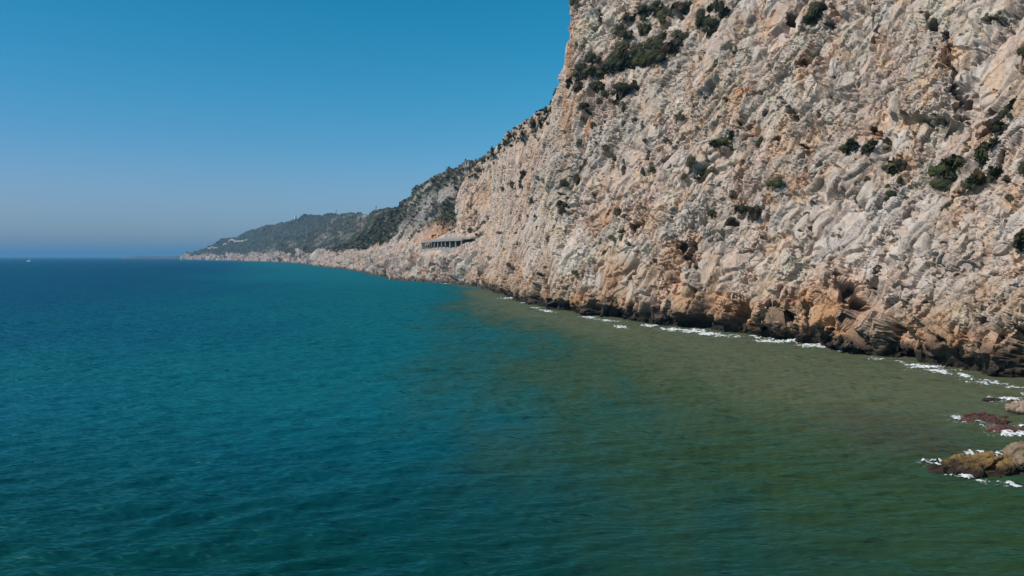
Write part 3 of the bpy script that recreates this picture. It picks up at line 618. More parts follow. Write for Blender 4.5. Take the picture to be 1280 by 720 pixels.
    ((10.3, 289.2, 61.3), 2.20, 1.57, 'brown', 'tiny brown tuft right of the brown flat shrub on the slope under the skyline', True),
    ((6.3, 319.1, 67.6), 4.15, 2.08, 'brown', 'brown flat shrub on the slope under the skyline', False),
    ((3.0, 343.5, 71.6), 3.35, 2.23, 'dark', 'tiny dark tuft left of the brown flat shrub on the slope under the skyline', True),
    ((0.9, 356.8, 72.3), 3.87, 2.71, 'dark', 'dark shrub on the skyline above the far buttress face', False),
    ((-2.8, 380.5, 73.7), 4.13, 2.89, 'dark', 'tiny dark tuft up right of the dark shrub midway down the skyline', True),
    ((-1.9, 375.3, 73.6), 3.26, 2.44, 'brown', 'tiny brown tuft up right of the dark shrub midway down the skyline', True),
    ((-6.6, 408.1, 75.8), 4.43, 3.10, 'dark', 'dark shrub midway down the skyline', False),
    ((-9.9, 433.6, 76.1), 4.71, 3.76, 'olive', 'olive shrub midway down just under the skyline', False),
    ((-8.0, 413.7, 71.6), 4.04, 2.69, 'dark', 'tiny dark tuft below the dark shrub midway down the skyline', True),
    ((-14.2, 457.0, 76.3), 4.47, 2.48, 'dark', 'tiny dark tuft down left of the dark shrub midway down the skyline', True),
    ((-17.5, 469.9, 76.0), 4.08, 2.55, 'dark', 'tiny dark tuft down left of the brown flat shrub on the slope under the skyline', True),
    ((5.9, 317.1, 64.9), 2.41, 2.06, 'brown', 'tiny brown tuft below the brown flat shrub on the slope under the skyline', True),
]

# ---------------------------------------------------------------- object helpers
def tag(o, label=None, cat=None, group=None, kind=None):
    if label: o['label'] = label
    if cat: o['category'] = cat
    if group: o['group'] = group
    if kind: o['kind'] = kind
    return o

def mesh_np(name, V, quads, mat, parent=None, colors=None, smooth=False, tris=None):
    me = bpy.data.meshes.new(name)
    V = np.asarray(V, F32)
    q = np.asarray(quads, np.int32).reshape(-1, 4) if quads is not None else np.zeros((0, 4), np.int32)
    t = np.asarray(tris, np.int32).reshape(-1, 3) if tris is not None else np.zeros((0, 3), np.int32)
    me.vertices.add(len(V)); me.vertices.foreach_set('co', V.ravel())
    li = np.r_[q.ravel(), t.ravel()].astype(np.int32)
    me.loops.add(len(li)); me.loops.foreach_set('vertex_index', li)
    npoly = len(q) + len(t)
    me.polygons.add(npoly)
    ls = np.r_[np.arange(len(q)) * 4, len(q) * 4 + np.arange(len(t)) * 3].astype(np.int32)
    me.polygons.foreach_set('loop_start', ls)
    me.polygons.foreach_set('use_smooth', np.full(npoly, smooth))
    me.update(calc_edges=True)
    if colors:
        for k, c in colors.items():
            a = me.color_attributes.new(k, 'FLOAT_COLOR', 'POINT')
            cc = np.ones((len(V), 4), F32); cc[:, :3] = c
            a.data.foreach_set('color', cc.ravel())
    me.materials.append(mat)
    o = bpy.data.objects.new(name, me); C.objects.link(o)
    if parent: o.parent = parent
    return o

def grid_quads(nu, nv, mask=None):
    i = np.arange(nu * nv).reshape(nu, nv)
    q = np.stack([i[:-1, :-1], i[1:, :-1], i[1:, 1:], i[:-1, 1:]], -1)
    if mask is not None: return q[mask]
    return q.reshape(-1, 4)

def obj(name, bm, mat, parent=None, smooth=False):
    me = bpy.data.meshes.new(name); bm.to_mesh(me); bm.free()
    if smooth:
        for p in me.polygons: p.use_smooth = True
    me.materials.append(mat)
    o = bpy.data.objects.new(name, me); C.objects.link(o)
    if parent: o.parent = parent
    return o

def empty(name, loc, rz=0):
    o = bpy.data.objects.new(name, None); C.objects.link(o); o.location = loc; o.rotation_euler.z = rz
    o.empty_display_size = .5
    return o

def add_box(bm, x0, x1, y0, y1, z0, z1):
    vs = [bm.verts.new(p) for p in ((x0, y0, z0), (x1, y0, z0), (x1, y1, z0), (x0, y1, z0), (x0, y0, z1), (x1, y0, z1), (x1, y1, z1), (x0, y1, z1))]
    for f in ((0, 3, 2, 1), (4, 5, 6, 7), (0, 1, 5, 4), (1, 2, 6, 5), (2, 3, 7, 6), (3, 0, 4, 7)):
        bm.faces.new([vs[k] for k in f])

# ---------------------------------------------------------------- materials
def new_mat(name):
    m = bpy.data.materials.new(name); m.use_nodes = True
    nt = m.node_tree; return m, nt, nt.nodes['Principled BSDF']

def N(nt, t, **kw):
    n = nt.nodes.new(t)
    for k, v in kw.items(): setattr(n, k, v)
    return n

def mulcol(nt, a, b, f=1.0, mode='MULTIPLY'):
    m = N(nt, 'ShaderNodeMix', data_type='RGBA', blend_type=mode); m.inputs[0].default_value = f
    nt.links.new(a, m.inputs[6]); nt.links.new(b, m.inputs[7]); return m.outputs[2]

def ramp(nt, fac, stops):
    r = N(nt, 'ShaderNodeValToRGB')
    e = r.color_ramp.elements
    e[0].position = stops[0][0]; e[0].color = (*stops[0][1], 1)
    e[1].position = stops[-1][0]; e[1].color = (*stops[-1][1], 1)
    for p, c in stops[1:-1]:
        x = e.new(p); x.color = (*c, 1)
    nt.links.new(fac, r.inputs[0]); return r.outputs[0]

def rock_mat(name, scale=1.0, bump=1.0):
    m, nt, b = new_mat(name)
    at = N(nt, 'ShaderNodeAttribute', attribute_name='col')
    g = N(nt, 'ShaderNodeNewGeometry')
    mp = N(nt, 'ShaderNodeMapping'); nt.links.new(g.outputs['Position'], mp.inputs[0]); mp.inputs['Scale'].default_value = (1, 1, .55)
    n1 = N(nt, 'ShaderNodeTexNoise'); n1.inputs['Scale'].default_value = 1.7 * scale; n1.inputs['Detail'].default_value = 7; n1.inputs['Roughness'].default_value = .68
    nt.links.new(mp.outputs[0], n1.inputs['Vector'])
    c1 = ramp(nt, n1.outputs[0], [(0.30, (.62, .56, .50)), (0.44, (1.0, .98, .96)), (0.74, (1.14, 1.12, 1.11))])
    n2 = N(nt, 'ShaderNodeTexNoise'); n2.inputs['Scale'].default_value = .35 * scale; n2.inputs['Detail'].default_value = 5
    nt.links.new(mp.outputs[0], n2.inputs['Vector'])
    c2 = ramp(nt, n2.outputs[1] if False else n2.outputs[0], [(0.3, (.95, .95, .96)), (0.5, (1, 1, 1)), (0.7, (1.08, 1.0, .94))])
    vo = N(nt, 'ShaderNodeTexVoronoi', feature='DISTANCE_TO_EDGE'); vo.inputs['Scale'].default_value = 1.1 * scale
    nw = N(nt, 'ShaderNodeMix', data_type='RGBA'); nw.inputs[0].default_value = .35
    nt.links.new(mp.outputs[0], nw.inputs[6]); nt.links.new(n1.outputs['Color'], nw.inputs[7]); nt.links.new(nw.outputs[2], vo.inputs['Vector'])
    x = mulcol(nt, at.outputs['Color'], c1); x = mulcol(nt, x, c2)
    nt.links.new(x, b.inputs['Base Color'])
    b.inputs['Roughness'].default_value = .88; b.inputs['Specular IOR Level'].default_value = .25
    r = ramp(nt, vo.outputs['Distance'], [(0.0, (0, 0, 0)), (0.07, (1, 1, 1))])
    bp = N(nt, 'ShaderNodeBump'); bp.inputs['Strength'].default_value = .75 * bump; bp.inputs['Distance'].default_value = .45 / scale
    nt.links.new(n1.outputs[0], bp.inputs['Height'])
    bp2 = N(nt, 'ShaderNodeBump'); bp2.inputs['Strength'].default_value = .25 * bump; bp2.inputs['Distance'].default_value = .2 / scale
    nt.links.new(r, bp2.inputs['Height']); nt.links.new(bp.outputs[0], bp2.inputs['Normal'])
    nt.links.new(bp2.outputs[0], b.inputs['Normal'])
    return m

def plain_mat(name, col, rough=.7, var=.25, scale=3.0, spec=.3):
    m, nt, b = new_mat(name)
    tc = N(nt, 'ShaderNodeTexCoord')
    n = N(nt, 'ShaderNodeTexNoise'); n.inputs['Scale'].default_value = scale; n.inputs['Detail'].default_value = 5
    nt.links.new(tc.outputs['Object'], n.inputs['Vector'])
    c = ramp(nt, n.outputs[0], [(.3, tuple(v * (1 - var) for v in col)), (.7, tuple(min(1, v * (1 + var)) for v in col))])
    nt.links.new(c, b.inputs['Base Color']); b.inputs['Roughness'].default_value = rough
    b.inputs['Specular IOR Level'].default_value = spec
    return m

def leaf_mat(name, col):
    m, nt, b = new_mat(name)
    g = N(nt, 'ShaderNodeNewGeometry'); oi = N(nt, 'ShaderNodeObjectInfo')
    c = ramp(nt, g.outputs['Random Per Island'], [(0, tuple(v * .55 for v in col)), (.6, col), (1, tuple(v * 1.6 for v in col))])
    c2 = ramp(nt, oi.outputs['Random'], [(0, (.75, .8, .85)), (1, (1.3, 1.15, 1.0))])
    nt.links.new(mulcol(nt, c, c2), b.inputs['Base Color'])
    b.inputs['Roughness'].default_value = .75; b.inputs['Specular IOR Level'].default_value = .15
    return m

M_ROCK = rock_mat('limestone')
M_COAST = rock_mat('coast_rock_and_scrub', .3, 1.0)
LEAF = {'dark': leaf_mat('leaf_dark', (.042, .045, .023)), 'olive': leaf_mat('leaf_olive', (.068, .068, .034)),
        'bright': leaf_mat('leaf_green', (.055, .064, .026)), 'brown': leaf_mat('leaf_brown', (.060, .043, .026)),
        'purple': leaf_mat('leaf_purple', (.042, .034, .032))}
M_STEM = plain_mat('bark', (.09, .07, .05), .9)
M_CONC = plain_mat('grey_concrete', (.27, .25, .225), .85, .2, .6)
M_DARKCONC = plain_mat('stained_concrete', (.16, .145, .125), .9, .25, .5)
M_WHITE = plain_mat('white_paint', (.78, .78, .76), .5, .05)
M_GLASS = plain_mat('dark_window_glass', (.03, .04, .05), .15, .1, 1, .5)
M_STONE = plain_mat('pale_masonry', (.48, .42, .35), .9, .25, .4)
M_STEEL = plain_mat('galvanised_steel', (.42, .42, .43), .5, .15, 2)
M_RED = plain_mat('red_paint', (.45, .06, .04), .5, .1)

# ---------------------------------------------------------------- the cliff
NU, NV = 1500, 900
G0 = net_surface(cliff_net(), NU, NV)
PAL = {k: np.array(v, F32) for k, v in dict(orange=(.46, .25, .125), peach=(.50, .35, .235), pink=(.46, .345, .285), cream=(.50, .465, .36),
       pale=(.52, .465, .425), grey=(.45, .395, .335), brown=(.25, .17, .12)).items()}

def warp_coords(P):
    """stretch the rock fabric along a steep dip that leans inland"""
    e = np.array([.17, -.27, .95]); e /= np.linalg.norm(e)
    return P - .48 * (P @ e)[:, None] * e

def facets(Q, size, amp, seed, crev=.25):
    Wp = Q / size + .28 * np.stack([fbm(Q / size * 1.3 + 11 * k, 2, seed + k) for k in range(3)], 1)
    f1, f2, h, off = voronoi(Wp, seed)
    r = _R4[(h * 7 + 3) & 4095]
    g = f2 - f1
    d = amp * ((r[:, 0] - .5) * .55 * sstep(0, .22, g) + ((r[:, 1:4] - .5) * off).sum(1) * 2.1 * sstep(0, .12, g) + .26 * np.sqrt(np.clip(g, 0, 1)))
    d -= amp * crev * (1 - sstep(0, .12, g)) * (.4 + 1.2 * r[:, 3])
    return d, r[:, 3]

def seg_dist(P, a, b):
    a = np.array(a); b = np.array(b); ab = b - a
    t = np.clip(((P - a) @ ab) / (ab @ ab + 1e-9), 0, 1)
    return np.linalg.norm(P - a - t[:, None] * ab, axis=1)

n0 = -smooth_n(grid_normals(G0), 12)
P0 = G0.reshape(-1, 3); n0 = n0.reshape(-1, 3)
near_w = sstep(200, 198, P0[:, 2]) * 1.0
dist = np.linalg.norm(P0[:, :2], axis=1)
buttress = fbm(P0 * np.array([1, 1, .45]) / 26, 3, 5, .5) * 2.6
fl = ridged(P0 * np.array([1, 1, .22]) / 7.5, 2, 31)                        # vertical flutes
low = sstep(28, 6, P0[:, 2])
farB = sstep(215, 300, P0[:, 1])
disp = buttress * (1 - .35 * farB) + (fl - .7) * .55 * (1 - .5 * low)
# lobes and alcoves of the sea foot
lob = ridged(P0 * np.array([1, 1, .30]) / 17, 2, 57, .4)
disp += (lob - .75) * 1.5 * sstep(34, 5, P0[:, 2]) * (1 - .4 * farB)
# proud blocks and slabs that stand out of the face
H0 = P0[:, :2] @ np.array([.45, -.89])
for poly, out_, ymid in BLOCKS:
    pl = np.array(poly); lo, hi = pl.min(0) - 4, pl.max(0) + 4
    idx = np.nonzero((H0 > lo[0]) & (H0 < hi[0]) & (P0[:, 2] > lo[1]) & (P0[:, 2] < hi[1]) & (np.abs(P0[:, 1] - ymid) < 60))[0]
    q_ = np.stack([H0[idx], P0[idx, 2]], 1) + np.stack([fbm(P0[idx] / 2.6, 3, 601), fbm(P0[idx] / 2.6, 3, 603)], 1) * .9
    ins = np.zeros(len(idx), bool); dd = np.full(len(idx), 1e9)
    for a, b in zip(pl, np.roll(pl, -1, 0)):
        cr = (a[1] > q_[:, 1]) != (b[1] > q_[:, 1])
        ins ^= cr & (q_[:, 0] < (b[0] - a[0]) * (q_[:, 1] - a[1]) / (b[1] - a[1] + 1e-9) + a[0])
        ab = b - a; t_ = np.clip(((q_ - a) @ ab) / (ab @ ab), 0, 1); dd = np.minimum(dd, np.linalg.norm(q_ - a - t_[:, None] * ab, axis=1))
    sd_ = np.where(ins, dd, -dd)
    wsl = sstep(lo[0], hi[0], q_[:, 0])                                      # square-cut towards the right, fading in from the left
    disp[idx] += .85 * out_ * sstep(-.5, 1.3, sd_) * (.15 + .85 * wsl)
PD = P0 + n0 * disp[:, None]
G1 = PD.reshape(NU, NV, 3); n1 = -smooth_n(grid_normals(G1), 16).reshape(-1, 3)
n1 = n0 * .7 + n1 * .3; n1 /= np.linalg.norm(n1, axis=1)[:, None]
Q = warp_coords(PD)
det = np.zeros(len(PD), F32); tone = np.zeros(len(PD), F32)
calm = sstep(-.25, .35, fbm(P0 / 22, 2, 91))                               # smoother and rougher areas
rg = (.50 + .75 * (1 - calm)) * (1 - .15 * farB)
rf = .14 + .78 * sstep(.9, .1, sstep(-.22, .30, fbm(P0 * np.array([1, 1, .6]) / 13, 3, 93)))   # slabs stay smooth, shattered zones do not
for size, amp, seed, cr in ((12, 1.7, 3, .5), (5.0, .8, 13, .95)):
    d, t = facets(Q, size, amp, seed, cr)
    det += d * rg; tone += (t - .5) * .13
# solution pockets and small hollows
f1, f2, hh, off = voronoi(Q / 5.2, 61)
hole = sstep(.24, .10, f1) * (_R4[(hh * 5 + 1) & 4095, 2] > .55)
det -= hole * 1.4
det -= sstep(.86, .98, ridged(P0 * np.array([1, 1, .17]) / 7.0 + .25 * fbm(P0 / 5, 3, 83)[:, None], 1, 81)) * 1.0 * sstep(-.3, .2, fbm(P0 / 19, 2, 85))
det -= sstep(.83, .98, ridged(Q / 8.5, 1, 79)) * .9                          # a few deeper joints
# named clefts, niches and caves of the face
gash = np.zeros(len(P0), F32)
rc = np.random.RandomState(77)
vis_ = np.nonzero((P0[:, 2] > 7) & (P0[:, 2] < 125) & (P0[:, 1] > 70) & (P0[:, 1] < 470) & (P0[:, 0] > -45))[0]
cracks = []
for k_ in rc.choice(vis_, 380):
    c_ = P0[k_]; sc_ = np.hypot(c_[0], c_[1]) / 150
    L_ = rc.uniform(1.2, 5.5) * sc_; th_ = rc.choice([rc.normal(62, 14), rc.normal(95, 12), rc.normal(20, 15), rc.normal(125, 12)], p=[.45, .25, .15, .15])
    ax_ = np.array([.42 * math.cos(math.radians(th_)) + .30 * math.sin(math.radians(th_)), -.88 * math.cos(math.radians(th_)) + .15 * math.sin(math.radians(th_)), .92 * math.sin(math.radians(th_))])
    bend = rc.normal(0, .14, 3) * L_
    ci_, cj_ = divmod(int(k_), NV)
    win = (np.arange(max(0, ci_ - 45), min(NU, ci_ + 46))[:, None] * NV + np.arange(max(0, cj_ - 60), min(NV, cj_ + 61))[None]).ravel()
    cracks.append((rc.uniform(.16, .50) * sc_, rc.uniform(1.0, 2.4) * sc_, [tuple(c_ - ax_ * L_ / 2), tuple(c_ + bend), tuple(c_ + ax_ * L_ / 2)], win))
for hw, dep, pts, *win in GASHES + cracks:
    c = np.mean(np.array(pts), 0); R = np.max(np.linalg.norm(np.array(pts) - c, axis=1)) + 6
    if win: idx = win[0][(np.abs(P0[win[0]] - c) < R).all(1)]
    else: idx = np.nonzero((np.abs(P0 - c) < R).all(1))[0]
    if not len(idx): continue
    dd = np.full(len(idx), 1e9)
    Pw = P0[idx] + .7 * np.stack([fbm(P0[idx] / 1.7 + 5 * k_, 3, 17 + k_) for k_ in range(3)], 1)
    for a, b in zip(pts[:-1], pts[1:]): dd = np.minimum(dd, seg_dist(Pw, a, b))
    ends = np.minimum(np.linalg.norm(Pw - np.array(pts[0]), axis=1), np.linalg.norm(Pw - np.array(pts[-1]), axis=1))
    hw_ = 1.05 * hw * (.35 + .65 * sstep(0, 2.2 * hw + .8, ends)) * (1 + .5 * fbm(P0[idx] / 2.3, 2, 27))
    gash[idx] = np.maximum(gash[idx], min(dep, 3.8) * sstep(1.25, .65, dd / hw_))
# wave-cut notch and caves along the water line
zn = P0[:, 2] + .9 * fbm(P0 * np.array([1, 1, .2]) / 3.5, 3, 21)
k_notch = np.clip(.75 + 1.4 * fbm(P0 * np.array([1, 1, .01]) / 11, 2, 23), .25, 1.6)
cave = sstep(.08, .42, fbm(P0 * np.array([1, 1, .02]) / 8.5, 2, 33))
hc = 2.9 + 5.0 * cave
det -= sstep(hc, hc * .55, zn) * (2.2 * k_notch + 2.2 * cave) * sstep(-7, -2, P0[:, 2])
GF = (PD + n1 * det[:, None]).reshape(NU, NV, 3)
# spread the points evenly over the steepest walls before the fine relief goes on
bu = np.linalg.norm(np.gradient(G0, axis=0), axis=2); bv = np.linalg.norm(np.gradient(G0, axis=1), axis=2)
lowm = sstep(16, 9, G0[..., 2])
for it_ in range(7):
    eu = np.zeros((NU, NV)); ev = np.zeros((NU, NV))
    lu = np.linalg.norm(np.diff(GF, axis=0), axis=2); lv = np.linalg.norm(np.diff(GF, axis=1), axis=2)
    eu[1:-1] = np.maximum(lu[1:], lu[:-1]); ev[:, 1:-1] = np.maximum(lv[:, 1:], lv[:, :-1])
    wgt_ = np.clip((np.maximum(eu / (bu + .05), ev / (bv + .05)) - 1.8 + .5 * lowm) / 2.2, 0, .75) * (1 if it_ < 3 else lowm); wgt_ = wgt_[..., None]
    av = GF.copy(); av[1:-1, 1:-1] = (GF[:-2, 1:-1] + GF[2:, 1:-1] + GF[1:-1, :-2] + GF[1:-1, 2:]) / 4
    GF = GF * (1 - wgt_) + av * wgt_
n2 = -smooth_n(grid_normals(GF), 5).reshape(-1, 3)
PM = GF.reshape(-1, 3); Q = warp_coords(PM)
det = np.zeros(len(PD), F32)
for size, amp, seed, cr in ((2.6, .44, 29, 1.1), (1.15, .17, 43, 1.1), (.55, .06, 47, .8)):
    d, t = facets(Q, size, amp, seed, cr)
    det += d * rf; tone += (t - .5) * .14
det += fbm(Q / 2.4, 4, 71, .5) * (.10 + .12 * rf)
det -= sstep(.80, .98, ridged(Q / 3.1, 1, 77)) * .42 * (1 - calm * .5)
for hs_, hd_, sd_, th_ in ((2.6, .9, 63, .62), (1.35, .5, 65, .60)):
    Wh = Q / hs_ + .35 * fbm(Q / hs_ * 1.7, 2, sd_)[:, None]
    g1, g2, gh, go = voronoi(Wh * np.array([1.25, 1.25, .8]), sd_)
    det -= sstep(.26, .13, g1) * (_R4[(gh * 5 + 1) & 4095, 2] > th_) * hd_
det -= gash
PF = PM + n2 * det[:, None]
GF = PF.reshape(NU, NV, 3)
# colour of the stone, plus shade painted into clefts, hollows and the foot
base = PAL['grey'] * np.ones((len(P0), 1), F32)
def blend(base, c, k): return base * (1 - k[:, None]) + c * k[:, None]
p_noise = fbm(P0 / np.array([16, 16, 22]), 4, 101)
base = blend(base, PAL['pink'], np.clip(sstep(-.15, .45, p_noise) * .55 + .25 + .35 * sstep(190, 300, P0[:, 1]), 0, .9))
base = blend(base, PAL['pale'], sstep(.0, .6, fbm(P0 / 11, 4, 107)) * .75 * (1 - .4 * farB))
streak = fbm(P0 * np.array([1, 1, .16]) / 3.2, 4, 109)
base = blend(base, PAL['peach'], sstep(.05, .5, streak) * .75)
base = blend(base, PAL['cream'], sstep(.25, .6, fbm(P0 * np.array([1, 1, .5]) / 6, 3, 113)) * .45)
base = blend(base, PAL['orange'], sstep(.32, .7, fbm(P0 * np.array([1, 1, .25]) / 5, 4, 117)) * .5)
lowz = sstep(15, 3, P0[:, 2] + 5 * fbm(P0 / 8, 2, 119))
base = blend(base, PAL['peach'] * .80, lowz * .6)
base = blend(base, PAL['orange'] * .85, lowz * sstep(-.1, .4, fbm(P0 / 5.5, 3, 121)) * .7)
base = blend(base, PAL['brown'], lowz * sstep(.05, .5, fbm(P0 / 4.5, 3, 123)) * .6)
zw = .55 + .45 * sstep(-.4, .4, fbm(P0 * np.array([1, 1, .35]) / 2.2, 4, 131))
for P, rx, rz, kind, st in ZONES:
    P = np.array(P)
    idx = np.nonzero((np.abs(P0 - P) < np.array([rx * 3 + 3, rx * 4 + 6, rz * 2 + 2])).all(1))[0]
    if not len(idx): continue
    d = P0[idx] - P
    hx = d[:, :2] @ np.array([.45, -.89])
    rr = np.sqrt((hx / (rx * 1.9 + .3))**2 + (d[:, 2] / (rz + .3))**2) + .35 * fbm(P0[idx] / (rx * .9 + .8), 3, 133)
    k = sstep(1.15, .45, rr) * st * zw[idx]
    base[idx] = blend(base[idx], PAL[kind], k)
base *= (1 + tone[:, None] * 1.1)
speck = sstep(.35, .8, fbm(Q / .9, 3, 141)); base = blend(base, base * np.array([.62, .60, .58]), speck * .6)
lich = sstep(.22, .62, fbm(Q / 4.2, 4, 143)) * (1 - lowz); base = blend(base, np.array([.31, .27, .225]), lich * .28)
inner = sstep(.3, 1.5, gash); base = blend(base, np.array([.12, .085, .06]), inner * .75)  # shade inside the clefts painted into the colour
base = blend(base, np.array([.16, .115, .085]), hole * .6)  # pockets darkened too, as if shaded inside
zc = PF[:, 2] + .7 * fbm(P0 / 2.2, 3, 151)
base = blend(base, np.array([.060, .045, .034]), sstep(4.6, 1.9, zc + 1.6 * fbm(P0 / 6, 2, 153)) * .85)  # wet dark rock, carried higher to paint in the shadow along the foot
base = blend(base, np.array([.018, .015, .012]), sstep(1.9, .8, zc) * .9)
base = np.clip(base, .01, .75)
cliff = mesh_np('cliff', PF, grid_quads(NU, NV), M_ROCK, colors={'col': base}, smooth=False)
tag(cliff, kind='structure')

def on_cliff(P):
    k = int(np.argmin(((P0 - np.array(P))**2).sum(1)))
    return Vector(PF[k]), Vector(n1[k])

# ---------------------------------------------------------------- the coast and the hills behind it
CU, CV = 1300, 330
K0 = net_surface(coast_net(), CU, CV, 300)
m0 = smooth_n(grid_normals(K0), 6)
if m0[..., 2].mean() < 0: m0 = -m0
KP = K0.reshape(-1, 3); m0 = m0.reshape(-1, 3)
kd = np.linalg.norm(KP[:, :2], axis=1)
ks = np.clip(kd / 480, .8, 5.0)                                            # larger forms on the larger, farther hills
def by_dist(fn):
    """blend of two noise sizes, by distance along the coast"""
    k = sstep(800, 1600, kd)
    return fn(1.0) * (1 - k) + fn(3.6) * k
rough = sstep(26, 10, KP[:, 2])                                            # bare sea-washed rock
Kq = KP * np.array([1, 1, .7])
d = by_dist(lambda s: fbm(Kq / (34 * s), 4, 201) * 5.0 * s)
d += by_dist(lambda s: facets(Kq, 11 * s, 4.0 * s, 205, .4)[0]) * (.35 + .75 * rough)
d += by_dist(lambda s: facets(Kq, 4.3 * s, 1.9 * s, 209, .5)[0]) * (.3 + .8 * rough)
d += by_dist(lambda s: fbm(Kq / (2.2 * s), 3, 213) * .7 * s)
d += facets(Kq * np.array([1, 1, 1.6]), 19, 4.0, 215, .3)[0] * sstep(34, 50, KP[:, 2]) * sstep(1000, 850, kd)
cl_n = sstep(.1, .5, fbm(Kq / np.array([60, 60, 30]), 3, 217))
d *= sstep(-5, 3, KP[:, 2]) * .85 + .15
# keep the shelf of the gallery road free
shelf = np.exp(-((KP[:, 0] + 45)**2 / 30**2 + (KP[:, 1] - 465)**2 / 55**2)) * sstep(13, 17, KP[:, 2]) * sstep(30, 23, KP[:, 2])
d = d * (1 - shelf) - shelf * .2
KF = KP + m0 * d[:, None]
mF = grid_normals(KF.reshape(CU, CV, 3)).reshape(-1, 3); mF *= np.sign((mF * m0).sum(1))[:, None]
kc = np.array([.42, .335, .28]) * np.ones((len(KP), 1))
kc = blend(kc, np.array([.40, .36, .31]), sstep(-.2, .4, by_dist(lambda s: fbm(Kq / (14 * s), 3, 221))))
kc = blend(kc, np.array([.33, .19, .12]), sstep(.2, .6, by_dist(lambda s: fbm(Kq / (7 * s), 3, 223))) * .6)
kc *= (1 + .5 * by_dist(lambda s: fbm(Kq / (3 * s), 3, 225)))[:, None]
edge = np.interp(kd, [300, 480, 600, 900, 1200, 2000, 3000, 3500, 4000], [24, 26, 27, 24, 18, 18, 24, 22, 14])
veg_n = by_dist(lambda s: fbm(KP / np.array([30, 30, 16]) / s, 4, 227))
veg = sstep(-.22, .05, veg_n + .25 * sstep(0, 40, KP[:, 2] - edge) + .25 * sstep(700, 900, kd) + .12 * sstep(2300, 2900, kd)
            - .95 * sstep(edge + 5, edge - 3, KP[:, 2]) + .35 * sstep(.5, .85, mF[:, 2]) - .15 - .28 * sstep(1000, 800, kd))
# bare grey outcrops of the middle hillside
outc = sstep(.02, .3, fbm(KP / np.array([40, 40, 14]), 3, 229) + .5 * sstep(.75, .45, mF[:, 2]) - .25) * sstep(900, 700, kd) * sstep(28, 40, KP[:, 2])
veg *= 1 - .8 * outc
veg = np.maximum(veg, np.exp(-((KP[:, 0] + 52)**2 / 22**2 + (KP[:, 1] - 575)**2 / 45**2)) * sstep(32, 36, KP[:, 2]) * sstep(60, 50, KP[:, 2]) * sstep(-.35, .0, fbm(KP / 9, 3, 251)))
upg = sstep(28, 44, KP[:, 2]) * sstep(1000, 850, kd)
kc = blend(kc, np.array([.27, .25, .225]) * (1 + .35 * fbm(KP / 6, 3, 253))[:, None], upg * .8)  # upper hillside rock greyed down, its shade painted into the colour
kc = blend(kc, np.array([.30, .28, .255]), outc * .6)
vc = np.array([.050, .055, .030]) * (1 + .5 * fbm(Kq / 5, 3, 231))[:, None]
vc = blend(vc, np.array([.105, .100, .058]), sstep(.1, .6, fbm(Kq / 18, 3, 233)) * .6)
vc = blend(vc, np.array([.20, .18, .15]), sstep(.18, .5, by_dist(lambda s: fbm(Kq / (9 * s), 3, 237))) * .75 * sstep(3100, 2500, kd))
kc = blend(kc, vc, veg)
kc = blend(kc, np.array([.50, .27, .16]), np.exp(-((KP[:, 0] + 58)**2 / 13**2 + (KP[:, 1] - 545)**2 / 26**2)) * sstep(22, 26, KP[:, 2]) * sstep(44, 36, KP[:, 2]))
kz = KF[:, 2] + 1.0 * fbm(KP / 5, 2, 239)
kc = blend(kc, np.array([.05, .038, .032]), sstep(2.6, 1.0, kz) * .9)
kc = np.clip(kc, .01, .7)
# scrub stands up from the ground
KF = KF + m0 * (veg * np.clip(1.2 + 2.0 * by_dist(lambda s: fbm(KP / (2.6 * s), 3, 241)), 0, 4) * ks**.5)[:, None]
coast = mesh_np('hillside', KF, grid_quads(CU, CV), M_COAST, colors={'col': kc})
tag(coast, kind='structure')

# scrub clumps of the nearer hillside (one mass, nobody could count them)
rs = np.random.RandomState(11)
cand = np.nonzero((kd > 420) & (kd < 1250) & (veg > .45) & (KP[:, 2] > 18))[0]
wgt = (kd[cand] / 600)**1.0; wgt /= wgt.sum()
pick = rs.choice(cand, 6500, p=wgt)
def clump_mass(cent, size, rs, per=9):
    n = len(cent)
    dirs = rs.normal(size=(n, per, 3)); dirs[..., 2] = np.abs(dirs[..., 2]); dirs /= np.linalg.norm(dirs, axis=2, keepdims=True)
    c = cent[:, None] + dirs * size[:, None, None] * rs.uniform(.35, .9, (n, per, 1)) * np.array([1, 1, .7])
    a = rs.normal(size=(n, per, 3)) * .45 * size[:, None, None]; b = rs.normal(size=(n, per, 3)) * .45 * size[:, None, None]
    V = np.stack([c - a, c + b, c + a, c - b], 2).reshape(-1, 3)
    return V, np.arange(len(V)).reshape(-1, 4)
crest = np.nonzero((P0[:, 1] > 262) & (P0[:, 1] < 505) & (P0[:, 2] > 66) & (P0[:, 2] < 79) & (P0[:, 0] < 18) & (fbm(P0 / 9, 3, 255) > -.05))[0]
cp = rs.choice(crest, 900)
bc, bs_ = [], []
for P, r_, n_ in BANDS:
    near_i = np.nonzero(((P0 - np.array(P))**2).sum(1) < r_ * r_)[0]
    if len(near_i):
        ci = rs.choice(near_i, n_); bc.append(PF[ci] + n1[ci] * .15); bs_.append(rs.uniform(.35, .8, n_))
V, q = clump_mass(np.concatenate([PF[cp] + np.array([0, 0, .2])] + bc), np.concatenate([rs.uniform(.3, .85, len(cp))] + bs_), rs)
tag(mesh_np('ledge_scrub', V, q, LEAF['dark']), 'low dark scrub between the shrubs on the cliff ledges and along the crest', 'scrub', kind='stuff')
V, q = clump_mass(KF[pick] + rs.normal(size=(len(pick), 3)) * .6, rs.uniform(.5, 1.35, len(pick)) * (kd[pick] / 600)**.5, rs)
tag(mesh_np('scrub', V, q, LEAF['olive']), 'dark green and grey scrub covering the hillside above the road gallery', 'scrub', kind='stuff')

